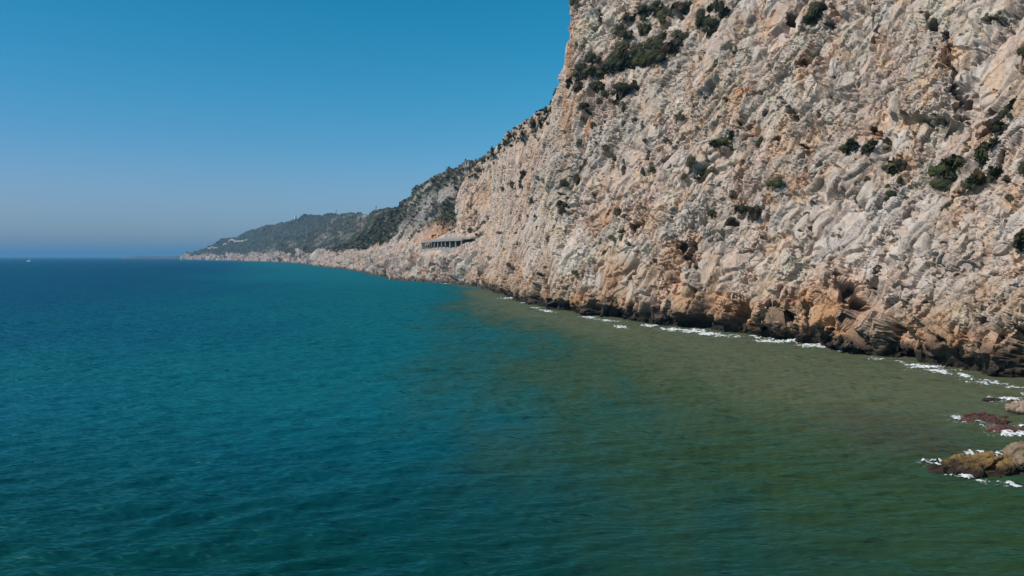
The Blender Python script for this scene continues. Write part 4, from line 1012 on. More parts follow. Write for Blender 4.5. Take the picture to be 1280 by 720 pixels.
# ---------------------------------------------------------------- sea
def wave_h(X, Y):
    """wind chop"""
    r = np.random.RandomState(5); h = np.zeros_like(X)
    env = .75 + .45 * fbm(np.stack([X / 23, Y / 17, 0 * X], -1).reshape(-1, 3), 2, 301).reshape(X.shape)
    for k in range(44):
        L = 1.1 * (6.5 / 1.1)**(r.rand()); th = math.radians(108 + r.normal() * 24)
        kx, ky = math.cos(th) * 2 * math.pi / L, math.sin(th) * 2 * math.pi / L
        s = np.sin(kx * X + ky * Y + r.rand() * 6.28)
        h += .0125 * L**.62 * (s + .25 * np.sin(2 * (kx * X + ky * Y) + 1.5))
    return h * env
na, nr_ = 900, 620
fa = np.linspace(-1, 1, na)
ang = np.radians(180 * np.sign(fa) * (.26 * np.abs(fa) + .74 * np.abs(fa)**7))
fr = np.linspace(0, 1, nr_)
rad = 14 * (45000 / 14)**(.42 * fr / .8 * (fr < .8) + (fr >= .8) * (.42 + .58 * ((fr - .8) / .2)))
A, R = np.meshgrid(ang, rad, indexing='ij')
X = R * np.sin(A); Y = R * np.cos(A)
fade = sstep(420, 150, R)
Z = wave_h(X, Y) * fade
Z = np.where(R < 430, Z, 0)
SP = np.stack([X, Y, Z], -1).reshape(-1, 3)
wn_ = fbm(SP * np.array([1, 1, 0]) / np.array([28, 60, 1]), 4, 305)
wpx = SP[:, 0] + 9 * wn_; wpy = SP[:, 1] + 14 * fbm(SP * np.array([1, 1, 0]) / np.array([33, 33, 1]), 3, 309)
wn2 = fbm(np.stack([wpx / 7, wpy / 22, 0 * wpx], 1), 5, 307, .6)
x, y = SP[:, 0], SP[:, 1]
shx = np.interp(y, [-40, 60, 86, 97, 126, 167, 185, 208, 269, 352, 443, 482, 560, 650, 850, 1120, 1850, 2850, 3500], [110, 72, 60, 57, 49.6, 29, 20, 11, -3, -16, -39.5, -77, -100, -125, -190, -290, -560, -1080, -1560])
ds = shx - x                                                               # distance off the shore
bound = np.interp(y, [0, 40, 80, 130, 190, 270, 350, 450], [77, 76, 71, 52, 32, 17, 9, 0])   # width of the turbid water
t = ds - bound + 11 * wn_ + 6 * wn2
turb = sstep(15, -20, t)
deep = np.array([.001, .043, .100]); teal = np.array([.002, .094, .112])
dark = np.array([.001, .036, .034]); green = np.array([.022, .049, .019]); sand = np.array([.105, .100, .052])
wc = deep * np.ones((len(SP), 1))
wc = blend(wc, teal, np.clip(sstep(190, 15, ds + 30 * wn_) * sstep(20, 100, y) + .35 * sstep(160, 60, y), 0, .9))
wc = blend(wc, np.array([.005, .105, .135]), sstep(170, 40, ds + 25 * wn_) * sstep(300, 520, y) * sstep(2600, 900, y) * .8)
wc = blend(wc, dark, sstep(75, 30, y + 12 * wn_))
wc = blend(wc, green, turb)
wc = blend(wc, sand, turb * sstep(bound * .9 + 3, bound * .35, ds + 6 * wn_ + 5 * wn2) * sstep(38, 82, y + 8 * wn_) * .75)
reef = sstep(9, 3, np.hypot((x - 33) / 1.0, (y - 62) / 1.3) + 4 * wn2)
wc = blend(wc, np.array([.055, .040, .030]), reef * .4)
# thin worn foam and backwash close to the rock
M_SEA, nt_, b_ = new_mat('sea_water')
at_ = N(nt_, 'ShaderNodeAttribute', attribute_name='col')
g_ = N(nt_, 'ShaderNodeNewGeometry')
mp_ = N(nt_, 'ShaderNodeMapping'); mp_.inputs['Rotation'].default_value = (0, 0, math.radians(-18)); mp_.inputs['Scale'].default_value = (.36, 1.0, 1)
nt_.links.new(g_.outputs['Position'], mp_.inputs[0])
prev = None
for scl, st, dist_ in ((.28, 1.0, 1.5), (.72, 1.0, .8), (2.4, .8, .06)):
    n_ = N(nt_, 'ShaderNodeTexNoise'); n_.inputs['Scale'].default_value = scl; n_.inputs['Detail'].default_value = 3; n_.inputs['Roughness'].default_value = .6
    nt_.links.new(mp_.outputs[0], n_.inputs['Vector'])
    bp_ = N(nt_, 'ShaderNodeBump'); bp_.inputs['Strength'].default_value = st; bp_.inputs['Distance'].default_value = dist_
    nt_.links.new(n_.outputs[0], bp_.inputs['Height'])
    if prev: nt_.links.new(prev, bp_.inputs['Normal'])
    prev = bp_.outputs[0]
nt_.nodes.remove(b_)
df_ = N(nt_, 'ShaderNodeBsdfDiffuse'); gs_ = N(nt_, 'ShaderNodeBsdfGlossy'); gs_.inputs['Roughness'].default_value = .42; gs_.inputs['Color'].default_value = (.22, .86, .90, 1)
fr_ = N(nt_, 'ShaderNodeFresnel'); fr_.inputs['IOR'].default_value = 1.333
# wave faces and their shadowing keep the sea from ever acting as a full grazing mirror
mn_ = N(nt_, 'ShaderNodeMath', operation='MULTIPLY'); mn_.inputs[1].default_value = .26
mx_ = N(nt_, 'ShaderNodeMixShader')
for n_ in (df_, gs_, fr_): nt_.links.new(prev, n_.inputs['Normal'])
nt_.links.new(at_.outputs['Color'], df_.inputs['Color']); nt_.links.new(fr_.outputs[0], mn_.inputs[0]); nt_.links.new(mn_.outputs[0], mx_.inputs[0])
nt_.links.new(df_.outputs[0], mx_.inputs[1]); nt_.links.new(gs_.outputs[0], mx_.inputs[2])
nt_.links.new(mx_.outputs[0], nt_.nodes['Material Output'].inputs['Surface'])
tag(mesh_np('sea', SP, grid_quads(na, nr_), M_SEA, colors={'col': wc}, smooth=True), kind='structure')

# ---------------------------------------------------------------- foam on the water
M_FOAM, nf, bf = new_mat('white_foam')
fa_ = N(nf, 'ShaderNodeAttribute', attribute_name='col'); nf.links.new(fa_.outputs['Color'], bf.inputs['Base Color']); bf.inputs['Roughness'].default_value = .8
ag_ = N(nf, 'ShaderNodeNewGeometry'); an_ = N(nf, 'ShaderNodeTexNoise'); an_.inputs['Scale'].default_value = 3.2; an_.inputs['Detail'].default_value = 4; nf.links.new(ag_.outputs['Position'], an_.inputs['Vector'])
as_ = N(nf, 'ShaderNodeSeparateColor'); nf.links.new(fa_.outputs['Color'], as_.inputs[0])
am_ = N(nf, 'ShaderNodeMath', operation='MULTIPLY_ADD'); nf.links.new(as_.outputs[0], am_.inputs[0]); am_.inputs[1].default_value = 2.6
az_ = N(nf, 'ShaderNodeMath', operation='MULTIPLY_ADD'); nf.links.new(an_.outputs[0], az_.inputs[0]); az_.inputs[1].default_value = 2.6; az_.inputs[2].default_value = -2.1
nf.links.new(az_.outputs[0], am_.inputs[2]); am_.use_clamp = True; nf.links.new(am_.outputs[0], bf.inputs['Alpha'])
bf.inputs['Subsurface Weight'].default_value = .0
def water_pt(px, py):
    """sea surface under a bearing and a depression angle seen from the drone"""
    c, s = math.cos(math.radians(2.44)), math.sin(math.radians(2.44))
    u = -(py - 360) / 915.0; v = (px - 640) / 915.0
    yy = c + u * s; zz = -s + u * c
    k = -15.0 / zz
    return v * k, yy * k
FOAM = [(-0.0, 261.3, 3.33, 6.57, -0.968, 0.9, 0.3, 0),
        (5.0, 236.5, 4.94, 2.56, -1.145, 0.1, 0.1, 1),
        (6.8, 214.3, 3.88, 1.62, -1.263, 0.2, 0.0, 2),
        (9.7, 201.7, 6.75, 1.49, -1.327, 0.1, 0.1, 3),
        (18.8, 180.3, 2.9, 2.17, -1.126, 0.2, 0.1, 4),
        (22.4, 171.3, 5.39, 1.85, -1.071, 0.1, 0.2, 5),
        (23.2, 155.6, 1.5, 4.12, 0.0, 0.2, 0.2, 6),
        (28.5, 159.3, 2.06, 0.76, -1.467, 0.2, 0.0, 7),
        (29.9, 157.4, 2.05, 1.75, -1.337, 0.7, 0.3, 8),
        (33.4, 148.9, 3.89, 2.83, -1.165, 0.3, 0.4, 9),
        (36.8, 146.4, 1.93, 4.13, -0.464, 0.3, 0.4, 10),
        (38.1, 141.2, 3.27, 2.25, -1.392, 0.4, 0.4, 11),
        (40.5, 138.3, 2.91, 2.65, -0.559, 0.1, 0.1, 12),
        (46.3, 135.6, 2.99, 1.45, -1.443, 0.2, 0.2, 13),
        (46.4, 129.1, 3.22, 3.31, -0.991, 0.2, 0.4, 14),
        (49.9, 129.1, 2.7, 2.0, -1.522, 0.8, 0.5, 15),
        (50.6, 122.7, 2.44, 3.12, -0.845, 0.2, 0.4, 16),
        (52.1, 121.1, 1.77, 2.41, -0.732, 0.1, 0.2, 17),
        (55.1, 122.7, 1.83, 2.36, -1.491, 1.0, 0.6, 18),
        (54.5, 116.0, 3.26, 2.66, -1.523, 0.6, 0.5, 19),
        (53.8, 107.2, 1.47, 1.26, -1.246, 0.1, 0.1, 20),
        (55.2, 102.0, 2.53, 0.81, -1.499, 0.1, 0.1, 21),
        (56.0, 99.0, 1.83, 2.68, -1.054, 0.3, 0.4, 22),
        (56.5, 94.9, 2.3, 2.69, -1.257, 0.2, 0.15, 23),
        (56.8, 91.4, 3.14, 0.82, -1.82, 0.3, 0.2, 24),
        (55.3, 86.7, 1.64, 0.92, -1.192, 0.1, 0.1, 25),
        (57.6, 87.0, 2.47, 0.97, -1.479, 0.1, 0.1, 26),
        (58.0, 83.5, 1.42, 0.96, -1.547, 0.2, 0.3, 27),
        (51.5, 76.0, 1.36, 2.35, -1.044, 0.3, 0.2, 28),
        (41.7, 68.5, 0.66, 0.8, -0.772, 0.1, 0.1, 29),
        (41.1, 66.1, 1.45, 0.7, -1.763, 0.4, 0.3, 30),
        (42.0, 65.2, 1.73, 0.94, -1.525, 0.1, -0.15, 31),
        (41.4, 61.7, 1.59, 0.87, -1.075, 0.2, 0.35, 32),
        (42.7, 61.2, 0.83, 1.24, -1.168, 0.2, 0.1, 33),
        (45.5, 64.7, 0.66, 1.41, -1.145, 0.2, 0.2, 34),
        (30.5, 52.7, 0.66, 1.15, -1.179, 0.5, 0.3, 35),
        (30.7, 51.3, 0.87, 0.73, -1.44, 0.3, 0.1, 36),
        (30.7, 49.5, 0.74, 0.95, -1.253, 0.4, 0.4, 37),
        (31.3, 48.3, 0.69, 0.51, -0.586, 0.1, 0.1, 38),
        (32.6, 47.5, 1.01, 0.51, -0.476, 0.1, -0.1, 39),
        (35.9, 55.8, 1.48, 0.81, 0.261, 0.1, -0.2, 40),
        (37.6, 55.7, 2.04, 0.51, 0.673, 0.1, -0.1, 41),
        (-29.2, 409.9, 10.37, 11.42, -0.708, 0.1, 0.1, 42),
        (-8.3, 339.3, 14.54, 3.07, -1.262, 0.2, 0.2, 43),
        (57.5, 78.0, 2.03, 1.82, -1.351, 0.2, 0.2, 44),
        (41.8, 55.7, 1.34, 1.7, -1.258, 0.2, 0.2, 45)]
FV = []; FQ = []; FC = []; nb = 0
# each breaker also leaves a wider, thinner wash
for (cx, cy, L, Wd, rot, hgt, dens, seed) in FOAM + [(a[0], a[1], a[2] * 1.25, a[3] * 2.0, a[4], 0, -.05, a[7] + 50) for a in FOAM if a[1] < 300]:
    step = .13 if cy < 240 else .3
    nx = max(8, int(2.4 * L / step)); ny = max(8, int(2.4 * Wd / step))
    gx, gy = np.meshgrid(np.linspace(-1.2, 1.2, nx), np.linspace(-1.2, 1.2, ny), indexing='ij')
    ca, sa = math.cos(rot), math.sin(rot)
    lx, ly = gx * L, gy * Wd
    wx = cx + lx * ca - ly * sa; wy = cy + lx * sa + ly * ca
    pts = np.stack([wx, wy, 0 * wx + seed], -1).reshape(-1, 3)
    r2 = gx**2 + gy**2
    nz = fbm(pts * np.array([.55, .55, 1]), 4, 401).reshape(nx, ny); n2_ = fbm(pts * np.array([2.0, 2.0, 1]), 3, 403).reshape(nx, ny)
    lace = ridged(pts * np.array([1.1, 1.1, 1]), 2, 407, .6).reshape(nx, ny)
    dn = 1 - r2 + nz * 1.0 + n2_ * .55 + (lace - .9) * 1.1 - .38 + dens * .6
    h = np.clip(dn, 0, 1)
    z = wave_h(wx, wy) + .03 + .05 * h + .5 * hgt * sstep(.25, 1.2, dn) * (.55 + .8 * n2_ + .5 * nz)
    m = dn > 0
    mq = (m[:-1, :-1] & m[1:, :-1] & m[1:, 1:] & m[:-1, 1:])
    q = grid_quads(nx, ny, mq)
    z = np.where(m, z, z - .12)
    tk = sstep(.0, .55, dn + .25 * n2_).reshape(-1, 1) * (1 if hgt > 0 else .42); FC.append(np.array([.10, .115, .085]) * (1 - tk) + np.array([.66, .69, .68]) * tk)
    FV.append(np.stack([wx, wy, z], -1).reshape(-1, 3)); FQ.append(q + nb); nb += nx * ny
V = np.concatenate(FV); q = np.concatenate(FQ)
used = np.unique(q); rm = np.zeros(len(V), int); rm[used] = np.arange(len(used))
tag(mesh_np('sea_foam', V[used], rm[q], M_FOAM, smooth=True, colors={'col': np.concatenate(FC)[used]}), 'white foam breaking in lines and patches along the foot of the cliff', 'foam', kind='stuff')

# ---------------------------------------------------------------- rocks in the water
M_BOULD = rock_mat('wet_rock', 2.2, 1.0)
def boulder(name, loc, size, rz, col, wet, seed, label, tilt=0.0, tips=None):
    n = 150
    u, v = np.meshgrid(np.linspace(0, 2 * math.pi, n), np.linspace(-math.pi / 2, math.pi / 2, n // 2), indexing='ij')
    D = np.stack([np.cos(v) * np.cos(u), np.cos(v) * np.sin(u), np.sin(v)], -1).reshape(-1, 3)
    D[:, :] = np.sign(D) * np.abs(D)**.85
    S = D * np.array(size)
    if tips: S[:, 2] += tips * S[:, 0]
    S[:, 2] += tilt * S[:, 1]
    ms = min(size[0], size[1])
    k1, t1 = facets(S + seed * 9, ms * 1.1, ms * .30, seed, .3); k2, t2 = facets(S + seed * 9, ms * .5, ms * .10, seed + 3, .3)
    S = S + D * (k1 + k2 + fbm(S / (ms * .22) + seed, 4, seed) * ms * .05)[:, None]
    ca, sa = math.cos(rz), math.sin(rz)
    Wl = np.stack([S[:, 0] * ca - S[:, 1] * sa, S[:, 0] * sa + S[:, 1] * ca, S[:, 2]], -1)
    wz = Wl[:, 2] + loc[2] + .25 * fbm(Wl * 1.5, 3, seed + 5)
    cc = np.array(col) * (1 + .5 * (t1 - .5) + .3 * fbm(Wl * 2.5, 3, seed + 7))[:, None]
    cc = blend(cc, np.array([.19, .13, .06]), sstep(0, .5, fbm(Wl * 1.2, 3, seed + 8)) * .5)
    cc = blend(cc, np.array([.022, .016, .013]), sstep(wet + .25, wet - .15, wz) * .93)
    o = mesh_np(name, Wl, grid_quads(n, n // 2), M_BOULD, colors={'col': np.clip(cc, .01, .6)})
    o.location = loc
    return tag(o, label, 'rock', 'rocks standing in the shallow water')
boulder('sea_rock', (32.3, 51.0, -.15), (3.1, 1.4, .85), .05, (.19, .125, .045), .52, 501, 'low ochre yellow rock with a black base, its left tail washed by foam', tilt=.12, tips=.14)
boulder('sea_rock', (36.4, 51.0, .1), (1.5, 1.5, 1.75), .3, (.20, .15, .10), .6, 511, 'tall brown rock cut by the right edge behind the ochre yellow one')
boulder('sea_rock', (43.2, 66.2, -.12), (2.3, 1.1, .42), .12, (.075, .035, .033), .0, 521, 'flat purplish red rock awash, the left one with foam at its tip')
boulder('sea_rock', (44.6, 68.2, -.16), (2.2, .8, .36), -.1, (.07, .033, .031), .0, 525, 'thin purplish red reef strip behind the left flat red rock')
boulder('sea_rock', (42.6, 62.0, -.1), (1.9, 1.2, .48), -.1, (.085, .037, .034), .0, 531, 'flat purplish red rock nearest the right edge, its front lined by foam')
boulder('sea_rock', (50.3, 72.6, .05), (.75, .6, .62), .2, (.055, .045, .036), .3, 541, 'small round black rock left of the beige boulder at the right edge')
boulder('sea_rock', (49.3, 70.0, .1), (1.5, 1.2, .95), .1, (.28, .22, .165), .25, 551, 'beige boulder at the right edge just below the cliff foot')
boulder('sea_rock', (50.2, 76.0, -.1), (1.0, .5, .34), .0, (.045, .036, .030), .1, 561, 'tiny flat dark rock farthest out of those off the cliff corner')
boulder('sea_rock', (54.5, 70.5, .2), (2.2, 2.0, 2.2), .5, (.28, .22, .165), .4, 571, 'big beige boulder against the cliff foot beyond the right edge')


# ---------------------------------------------------------------- shrubs on the cliff
def shrub_mesh(name, seed, mat):
    r = np.random.RandomState(seed)
    nl = r.randint(4, 8)
    cen = r.uniform(-1, 1, (nl, 3)) * np.array([.33, .22, .18]); rad_ = r.uniform(.17, .30, nl)
    cen[:, 2] += .05 + .12 * (1 - np.abs(cen[:, 0]) / .33)
    n = 1900
    k = r.randint(0, nl, n)
    d = r.normal(size=(n, 3)); d /= np.linalg.norm(d, axis=1)[:, None]
    bumps = 1 + .35 * fbm(d * 3 + seed, 2, seed)
    c = cen[k] + d * (rad_[k] * bumps * r.uniform(.70, 1.38, n)**1.0)[:, None]
    a = r.normal(size=(n, 3)); a /= np.linalg.norm(a, axis=1)[:, None]
    b = np.cross(a, d); b /= np.linalg.norm(b, axis=1)[:, None] + 1e-6
    a = np.cross(b, d) * .6 + a * .4
    s = r.uniform(.018, .045, n)[:, None]
    V = np.stack([c - a * s, c + b * s * .7, c + a * s, c - b * s * .7], 1).reshape(-1, 3)
    q = np.arange(len(V)).reshape(-1, 4)
    # a lumpy heart of twigs inside the leaves
    m_ = 14
    u, v = np.meshgrid(np.linspace(0, 2 * math.pi, m_), np.linspace(-math.pi / 2, math.pi / 2, 8), indexing='ij')
    Dd = np.stack([np.cos(v) * np.cos(u), np.cos(v) * np.sin(u), np.sin(v)], -1).reshape(-1, 3)
    VV = [V]; QQ = [q]; off_ = len(V)
    for j in range(nl):
        vj = cen[j] + Dd * rad_[j] * (.66 + .3 * fbm(Dd * 2 + j, 2, seed + j))[:, None]
        VV.append(vj); QQ.append(grid_quads(m_, 8) + off_); off_ += len(vj)
    V = np.concatenate(VV); q = np.concatenate(QQ)
    me_o = mesh_np(name, V, q, mat); me = me_o.data; bpy.data.objects.remove(me_o)
    return me
PROTO = {k: [shrub_mesh('shrub_foliage', 50 + i * 7 + j, m) for j in range(5)] for i, (k, m) in enumerate(LEAF.items())}
bm = bmesh.new()
for j in range(5):
    a = j * 1.3; tip = Vector((math.cos(a) * .22, math.sin(a) * .15, .18)); root = Vector((0, .12, -.38))
    mid = root.lerp(tip, .5) + Vector((.05 * math.sin(a * 2), -.04, 0))
    for p, q_, r0, r1 in ((root, mid, .03, .02), (mid, tip, .02, .008)):
        ax = (q_ - p).normalized(); s1 = ax.orthogonal().normalized(); s2 = ax.cross(s1)
        ra = [bm.verts.new(p + (s1 * math.cos(t_) + s2 * math.sin(t_)) * r0) for t_ in (0, 1.26, 2.51, 3.77, 5.03)]
        rb = [bm.verts.new(q_ + (s1 * math.cos(t_) + s2 * math.sin(t_)) * r1) for t_ in (0, 1.26, 2.51, 3.77, 5.03)]
        for t_ in range(5): bm.faces.new((ra[t_], ra[(t_ + 1) % 5], rb[(t_ + 1) % 5], rb[t_]))
stem_me = bpy.data.meshes.new('shrub_stem'); bm.to_mesh(stem_me); bm.free(); stem_me.materials.append(M_STEM)
for i, (P, wd, ht, kind, lb, small) in enumerate(SHRUBS):
    p, nn = on_cliff(P)
    nn.z = 0; nn.normalize()
    if P[0] > 8 and P[2] > 64 and P[1] > 262: pass
    rz = math.atan2(nn.y, nn.x) + math.pi / 2
    # seen obliquely: the width in the photo is a foreshortened one
    view = Vector((p.x, p.y, 0)).normalized(); side = Vector((-nn.y, nn.x, 0))
    fs = max(.5, min(1, abs(view.x * side.y - view.y * side.x) + .15))
    wd2, ht2 = 1.6 * wd / fs ** .6, 1.62 * ht
    dp = max(.6 * min(wd2, ht2), .5 * ht2)
    loc = p + nn * dp * .38
    r_ = random.Random(i)
    if not small and wd * ht > 2.0:
        root = empty('cliff_shrub', loc, rz + r_.uniform(-.25, .25))
        f_ = bpy.data.objects.new('foliage', PROTO[kind][i % 5]); C.objects.link(f_); f_.parent = root; f_.scale = (wd2, dp, ht2)
        s_ = bpy.data.objects.new('stem', stem_me); C.objects.link(s_); s_.parent = root; s_.scale = (wd2, dp, ht2)
    else:
        root = bpy.data.objects.new('cliff_shrub', PROTO[kind][i % 5]); C.objects.link(root)
        root.location = loc; root.rotation_euler.z = rz + r_.uniform(-.3, .3); root.scale = (wd2, dp, ht2)
    tag(root, lb, 'shrub', 'small tufts on the cliff' if small else 'shrubs growing on the cliff')

# ---------------------------------------------------------------- rockfall gallery of the coast road
path = [(-23.5, 419), (-29, 424.5), (-38.5, 438), (-50, 462), (-58, 488), (-63.5, 517)]
pk = np.array(path, float); sl = np.r_[0, np.cumsum(np.linalg.norm(np.diff(pk, axis=0), axis=1))]
def gpt(s, o, z):
    """point at s along the sea edge of the road, o metres inland, z above the road"""
    p = np.array([np.interp(s, sl, pk[:, 0]), np.interp(s, sl, pk[:, 1])]); q_ = np.array([np.interp(s + .5, sl, pk[:, 0]), np.interp(s + .5, sl, pk[:, 1])])
    if s + .5 > sl[-1]: q_ = p + (pk[-1] - pk[-2])
    t_ = (q_ - p) / np.linalg.norm(q_ - p); nr = np.array([t_[1], -t_[0]])
    p = p + nr * o
    return (p[0], p[1], 19.6 + z)
gal = empty('rockfall_gallery', (-45, 455, 19.6))
tag(gal, 'long grey concrete rockfall gallery with open pillars on the ledge over the sea', 'gallery')
gl = Vector(gal.location)
def sweep(name, prof, s0, s1, mat, n=26):
    """prof: closed list of (inland, z)"""
    bm = bmesh.new(); rings = []
    for k in range(n + 1):
        s = s0 + (s1 - s0) * k / n
        rings.append([bm.verts.new(Vector(gpt(s, o, z)) - gl) for o, z in prof])
    m_ = len(prof)
    for a, b in zip(rings[:-1], rings[1:]):
        for j in range(m_): bm.faces.new((a[j], b[j], b[(j + 1) % m_], a[(j + 1) % m_]))
    bm.faces.new(rings[0]); bm.faces.new(rings[-1][::-1])
    bmesh.ops.recalc_face_normals(bm, faces=bm.faces)
    return obj(name, bm, mat, gal)
LG = sl[-1]
sweep('roof', [(-.9, 4.75), (-.9, 6.0), (.2, 6.2), (8.0, 7.3), (8.0, 6.3), (.2, 4.75)], 6.5, LG, M_CONC)
sweep('roof_ramp', [(-.6, 5.5), (-.6, 6.0), (4.5, 6.9), (4.5, 5.9)], 0, 6.3, M_CONC, 6)
sweep('base_wall', [(-.5, -3.2), (-.5, .55), (.3, .55), (.6, -3.2)], 5.5, LG, M_CONC)
sweep('road_slab', [(.62, -.8), (.62, -.1), (7.4, -.1), (7.4, -.8)], 4, LG, M_DARKCONC)
sweep('back_wall', [(7.45, -2), (7.45, 6.25), (7.95, 6.25), (7.95, -2)], 5.5, LG, M_DARKCONC)
nb_ = 15
for k in range(nb_ + 1):
    s = 8 + (LG - 9.5) * k / nb_
    bm = bmesh.new()
    a = [Vector(gpt(s + ds_, o, 0)) - gl for ds_, o in ((-.42, -.35), (.42, -.35), (.42, .25), (-.42, .25))]
    lo = [bm.verts.new((v.x, v.y, .56)) for v in a]; hi = [bm.verts.new((v.x, v.y, 4.74)) for v in a]
    for j in range(4): bm.faces.new((lo[j], lo[(j + 1) % 4], hi[(j + 1) % 4], hi[j]))
    bm.faces.new(hi); bm.faces.new(lo[::-1]); bmesh.ops.bevel(bm, geom=bm.edges[:], offset=.05, segments=1)
    obj('pillar', bm, M_CONC, gal)

# ---------------------------------------------------------------- small far things
def on_hill(x, y):
    k = int(np.argmin((KF[:, 0] - x)**2 + (KF[:, 1] - y)**2)); return Vector(KF[k])
def ridge_at(px):
    """highest point of the hills towards a bearing"""
    b = (px - 640) / 915.0
    m = np.abs(KF[:, 0] / np.maximum(KF[:, 1], 1) - b) < .0011
    i_ = np.nonzero(m & (KF[:, 1] > 400))[0]; k = i_[np.argmax((KF[i_, 2] - 15) / KF[i_, 1])]
    return Vector(KF[k])
p = ridge_at(369); t_ = empty('white_tower', (p.x, p.y, p.z - 1), -.7)
bm = bmesh.new(); add_box(bm, -4, 4, -3.5, 3.5, 0, 13); bmesh.ops.bevel(bm, geom=bm.edges[:], offset=.3, segments=1); obj('wall', bm, M_WHITE, t_)
bm = bmesh.new(); add_box(bm, -4.4, 4.4, -3.9, 3.9, 13.01, 13.9); obj('roof', bm, M_STONE, t_)
for z in (4, 8):
    for x_ in (-1.8, 1.8):
        bm = bmesh.new(); add_box(bm, x_ - .6, x_ + .6, -3.62, -3.51, z, z + 2); obj('window', bm, M_GLASS, t_)
tag(t_, 'tiny white building on the skyline of the far wooded headland', 'building')
def mast(px, h, label, wid=1.6):
    p = ridge_at(px); t_ = empty('radio_mast', (p.x, p.y, p.z - 1.5))
    bm = bmesh.new()
    def bar(a, b, r=.14):
        a = Vector(a); b = Vector(b); ax = (b - a).normalized(); s1 = ax.orthogonal().normalized() * r; s2 = ax.cross(s1)
        ra = [bm.verts.new(a + v) for v in (s1, s2, -s1, -s2)]; rb = [bm.verts.new(b + v) for v in (s1, s2, -s1, -s2)]
        for j in range(4): bm.faces.new((ra[j], ra[(j + 1) % 4], rb[(j + 1) % 4], rb[j]))
    cs = [(-1, -1), (1, -1), (1, 1), (-1, 1)]; n = int(h / 2.5)
    for cx_, cy_ in cs: bar((cx_ * wid, cy_ * wid, 0), (cx_ * .35, cy_ * .35, h), .16)
    for k in range(n):
        z0, z1 = h * k / n, h * (k + 1) / n; w0 = wid + (.35 - wid) * k / n; w1 = wid + (.35 - wid) * (k + 1) / n
        for j in range(4):
            c0, c1 = cs[j], cs[(j + 1) % 4]
            bar((c0[0] * w0, c0[1] * w0, z0), (c1[0] * w1, c1[1] * w1, z1), .09); bar((c0[0] * w1, c0[1] * w1, z1), (c1[0] * w1, c1[1] * w1, z1), .09)
    obj('lattice', bm, M_STEEL, t_)
    for z in (h * .62, h * .88):
        bm = bmesh.new(); bmesh.ops.create_cone(bm, cap_ends=True, segments=14, radius1=1.3, radius2=1.0, depth=1.8, matrix=Matrix.Translation((0, -.6, z)))
        obj('antenna_drum', bm, M_RED if z < h * .7 else M_STEEL, t_)
    tag(t_, label, 'mast')
mast(421, 22, 'thin lattice radio mast on the middle hump of the far skyline')
mast(470, 9, 'short mast on the low saddle just left of the white road wall', .9)
# pale road wall high on the hillside, and the road cutting low on the headland
def wall_run(name, pts, h, mat, label, cat, thick=1.2, dz=-.8):
    bm = bmesh.new(); rings = []
    for k, (x_, y_) in enumerate(pts):
        p = on_hill(x_, y_); z = p.z + dz
        rings.append([bm.verts.new(v) for v in ((x_, y_, z), (x_, y_, z + h), (x_ + thick, y_ + thick, z + h), (x_ + thick, y_ + thick, z))])
    for a, b in zip(rings[:-1], rings[1:]):
        for j in range(4): bm.faces.new((a[j], b[j], b[(j + 1) % 4], a[(j + 1) % 4]))
    bm.faces.new(rings[0]); bm.faces.new(rings[-1][::-1]); bmesh.ops.recalc_face_normals(bm, faces=bm.faces)
    return tag(obj(name, bm, mat), label, cat)
wall_run('retaining_wall', [(-176, 960), (-172, 958), (-168, 957), (-163, 957), (-158, 958), (-153, 961)], 3.4, M_STONE, 'pale stone retaining wall of the road high on the near hillside', 'wall')
wall_run('retaining_wall', [(-560 + 8 * k, 1960 + 3 * math.sin(k * .7)) for k in range(16)], 5, M_STONE, 'long pale road embankment low across the dark far hillside', 'wall', 2)
wall_run('retaining_wall', [(-1500 + 12 * k, 3600 - 9 * k) for k in range(24)], 7, M_STONE, 'faint pale road wall above the shore of the farthest headland', 'wall', 3)
# harbour breakwater on the horizon
xs = np.linspace(-3200, -2620, 120); bw = []
rr_ = np.random.RandomState(2)
prof = [(-16, -3), (-8, 8), (-3, 17), (3, 17.5), (8, 8), (16, -3)]
for x_ in xs: bw.append([(x_ + rr_.normal(), 6000 + o + rr_.normal() * 1.5, z * (1 + .12 * rr_.normal()) * min(1, .55 + (x_ + 3200) / 300)) for o, z in prof])
bw = np.array(bw)
tag(mesh_np('breakwater', bw.reshape(-1, 3), grid_quads(120, 6), M_DARKCONC), 'low pale rock breakwater on the horizon left of the headland', 'breakwater')
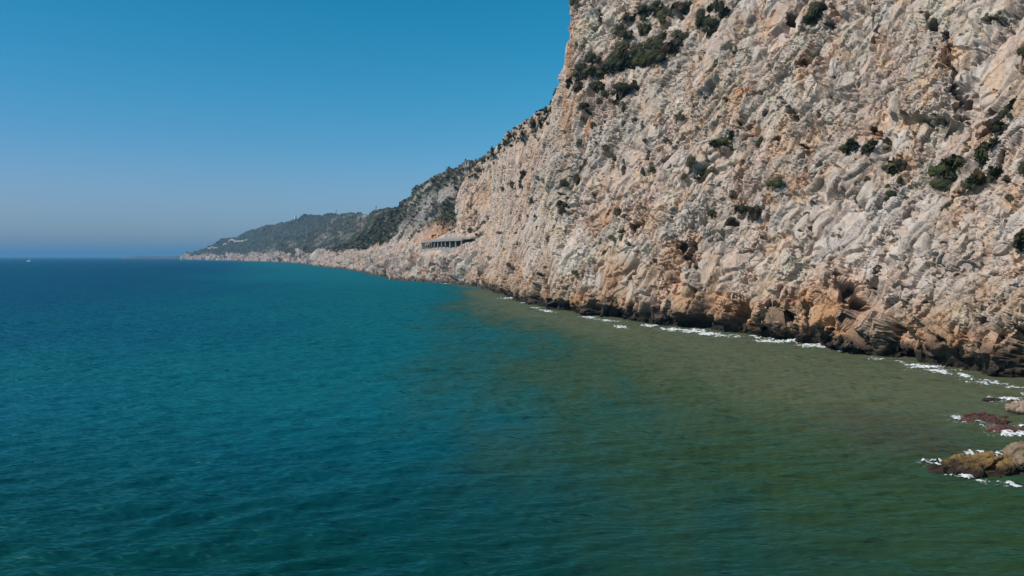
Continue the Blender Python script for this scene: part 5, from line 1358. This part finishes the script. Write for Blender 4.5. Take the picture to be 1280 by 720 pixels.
# boat
bx, by = water_pt(36.5, 327.2)
boat = empty('motor_boat', (bx, by, .3), math.radians(170)); boat.scale = (1.25, 1.25, 1.25); tag(boat, 'small white motor boat alone far out near the left edge of the sea', 'boat')
bm = bmesh.new(); secs = []
for k, (x_, hw_, kz_, dk) in enumerate(((-6, 1.8, -.5, 1.2), (-3, 2.0, -.6, 1.2), (0, 2.0, -.6, 1.35), (3, 1.6, -.5, 1.6), (5, .9, -.3, 1.85), (6.6, .05, .6, 2.1))):
    secs.append([bm.verts.new(v) for v in ((x_, -hw_, dk), (x_, -hw_ * .85, .2), (x_, 0, kz_), (x_, hw_ * .85, .2), (x_, hw_, dk))])
for a, b in zip(secs[:-1], secs[1:]):
    for j in range(4): bm.faces.new((a[j], b[j], b[j + 1], a[j + 1]))
    bm.faces.new((a[4], b[4], b[0], a[0]))
bm.faces.new(secs[0]); bmesh.ops.recalc_face_normals(bm, faces=bm.faces); obj('hull', bm, M_WHITE, boat)
bm = bmesh.new(); add_box(bm, -2.6, 2.2, -1.3, 1.3, 1.3, 3.3)
for v in bm.verts:
    if v.co.z > 3: v.co.x *= .72; v.co.y *= .85
obj('cabin', bm, M_WHITE, boat)
bm = bmesh.new(); add_box(bm, -1.9, 1.75, -1.31, 1.31, 2.2, 2.9); obj('cabin_window', bm, M_GLASS, boat)
bm = bmesh.new(); add_box(bm, -1.5, .8, -1.0, 1.0, 3.32, 4.6)
for v in bm.verts:
    if v.co.z > 4: v.co.x *= .7; v.co.y *= .8
obj('flybridge', bm, M_WHITE, boat)

# ---------------------------------------------------------------- sea air
M_HAZE = bpy.data.materials.new('haze'); M_HAZE.use_nodes = True; hn = M_HAZE.node_tree
for n_ in list(hn.nodes):
    if n_.type != 'OUTPUT_MATERIAL': hn.nodes.remove(n_)
pv = hn.nodes.new('ShaderNodeVolumePrincipled'); pv.inputs['Color'].default_value = (.20, .51, .81, 1); pv.inputs['Density'].default_value = HAZE
pv.inputs['Anisotropy'].default_value = 0.0
hn.links.new(pv.outputs[0], hn.nodes['Material Output'].inputs['Volume'])
if HAZE > 0:
    bm = bmesh.new(); add_box(bm, -46000, 46000, -46000, 46000, -8, 215)
    tag(obj('haze', bm, M_HAZE), kind='stuff')
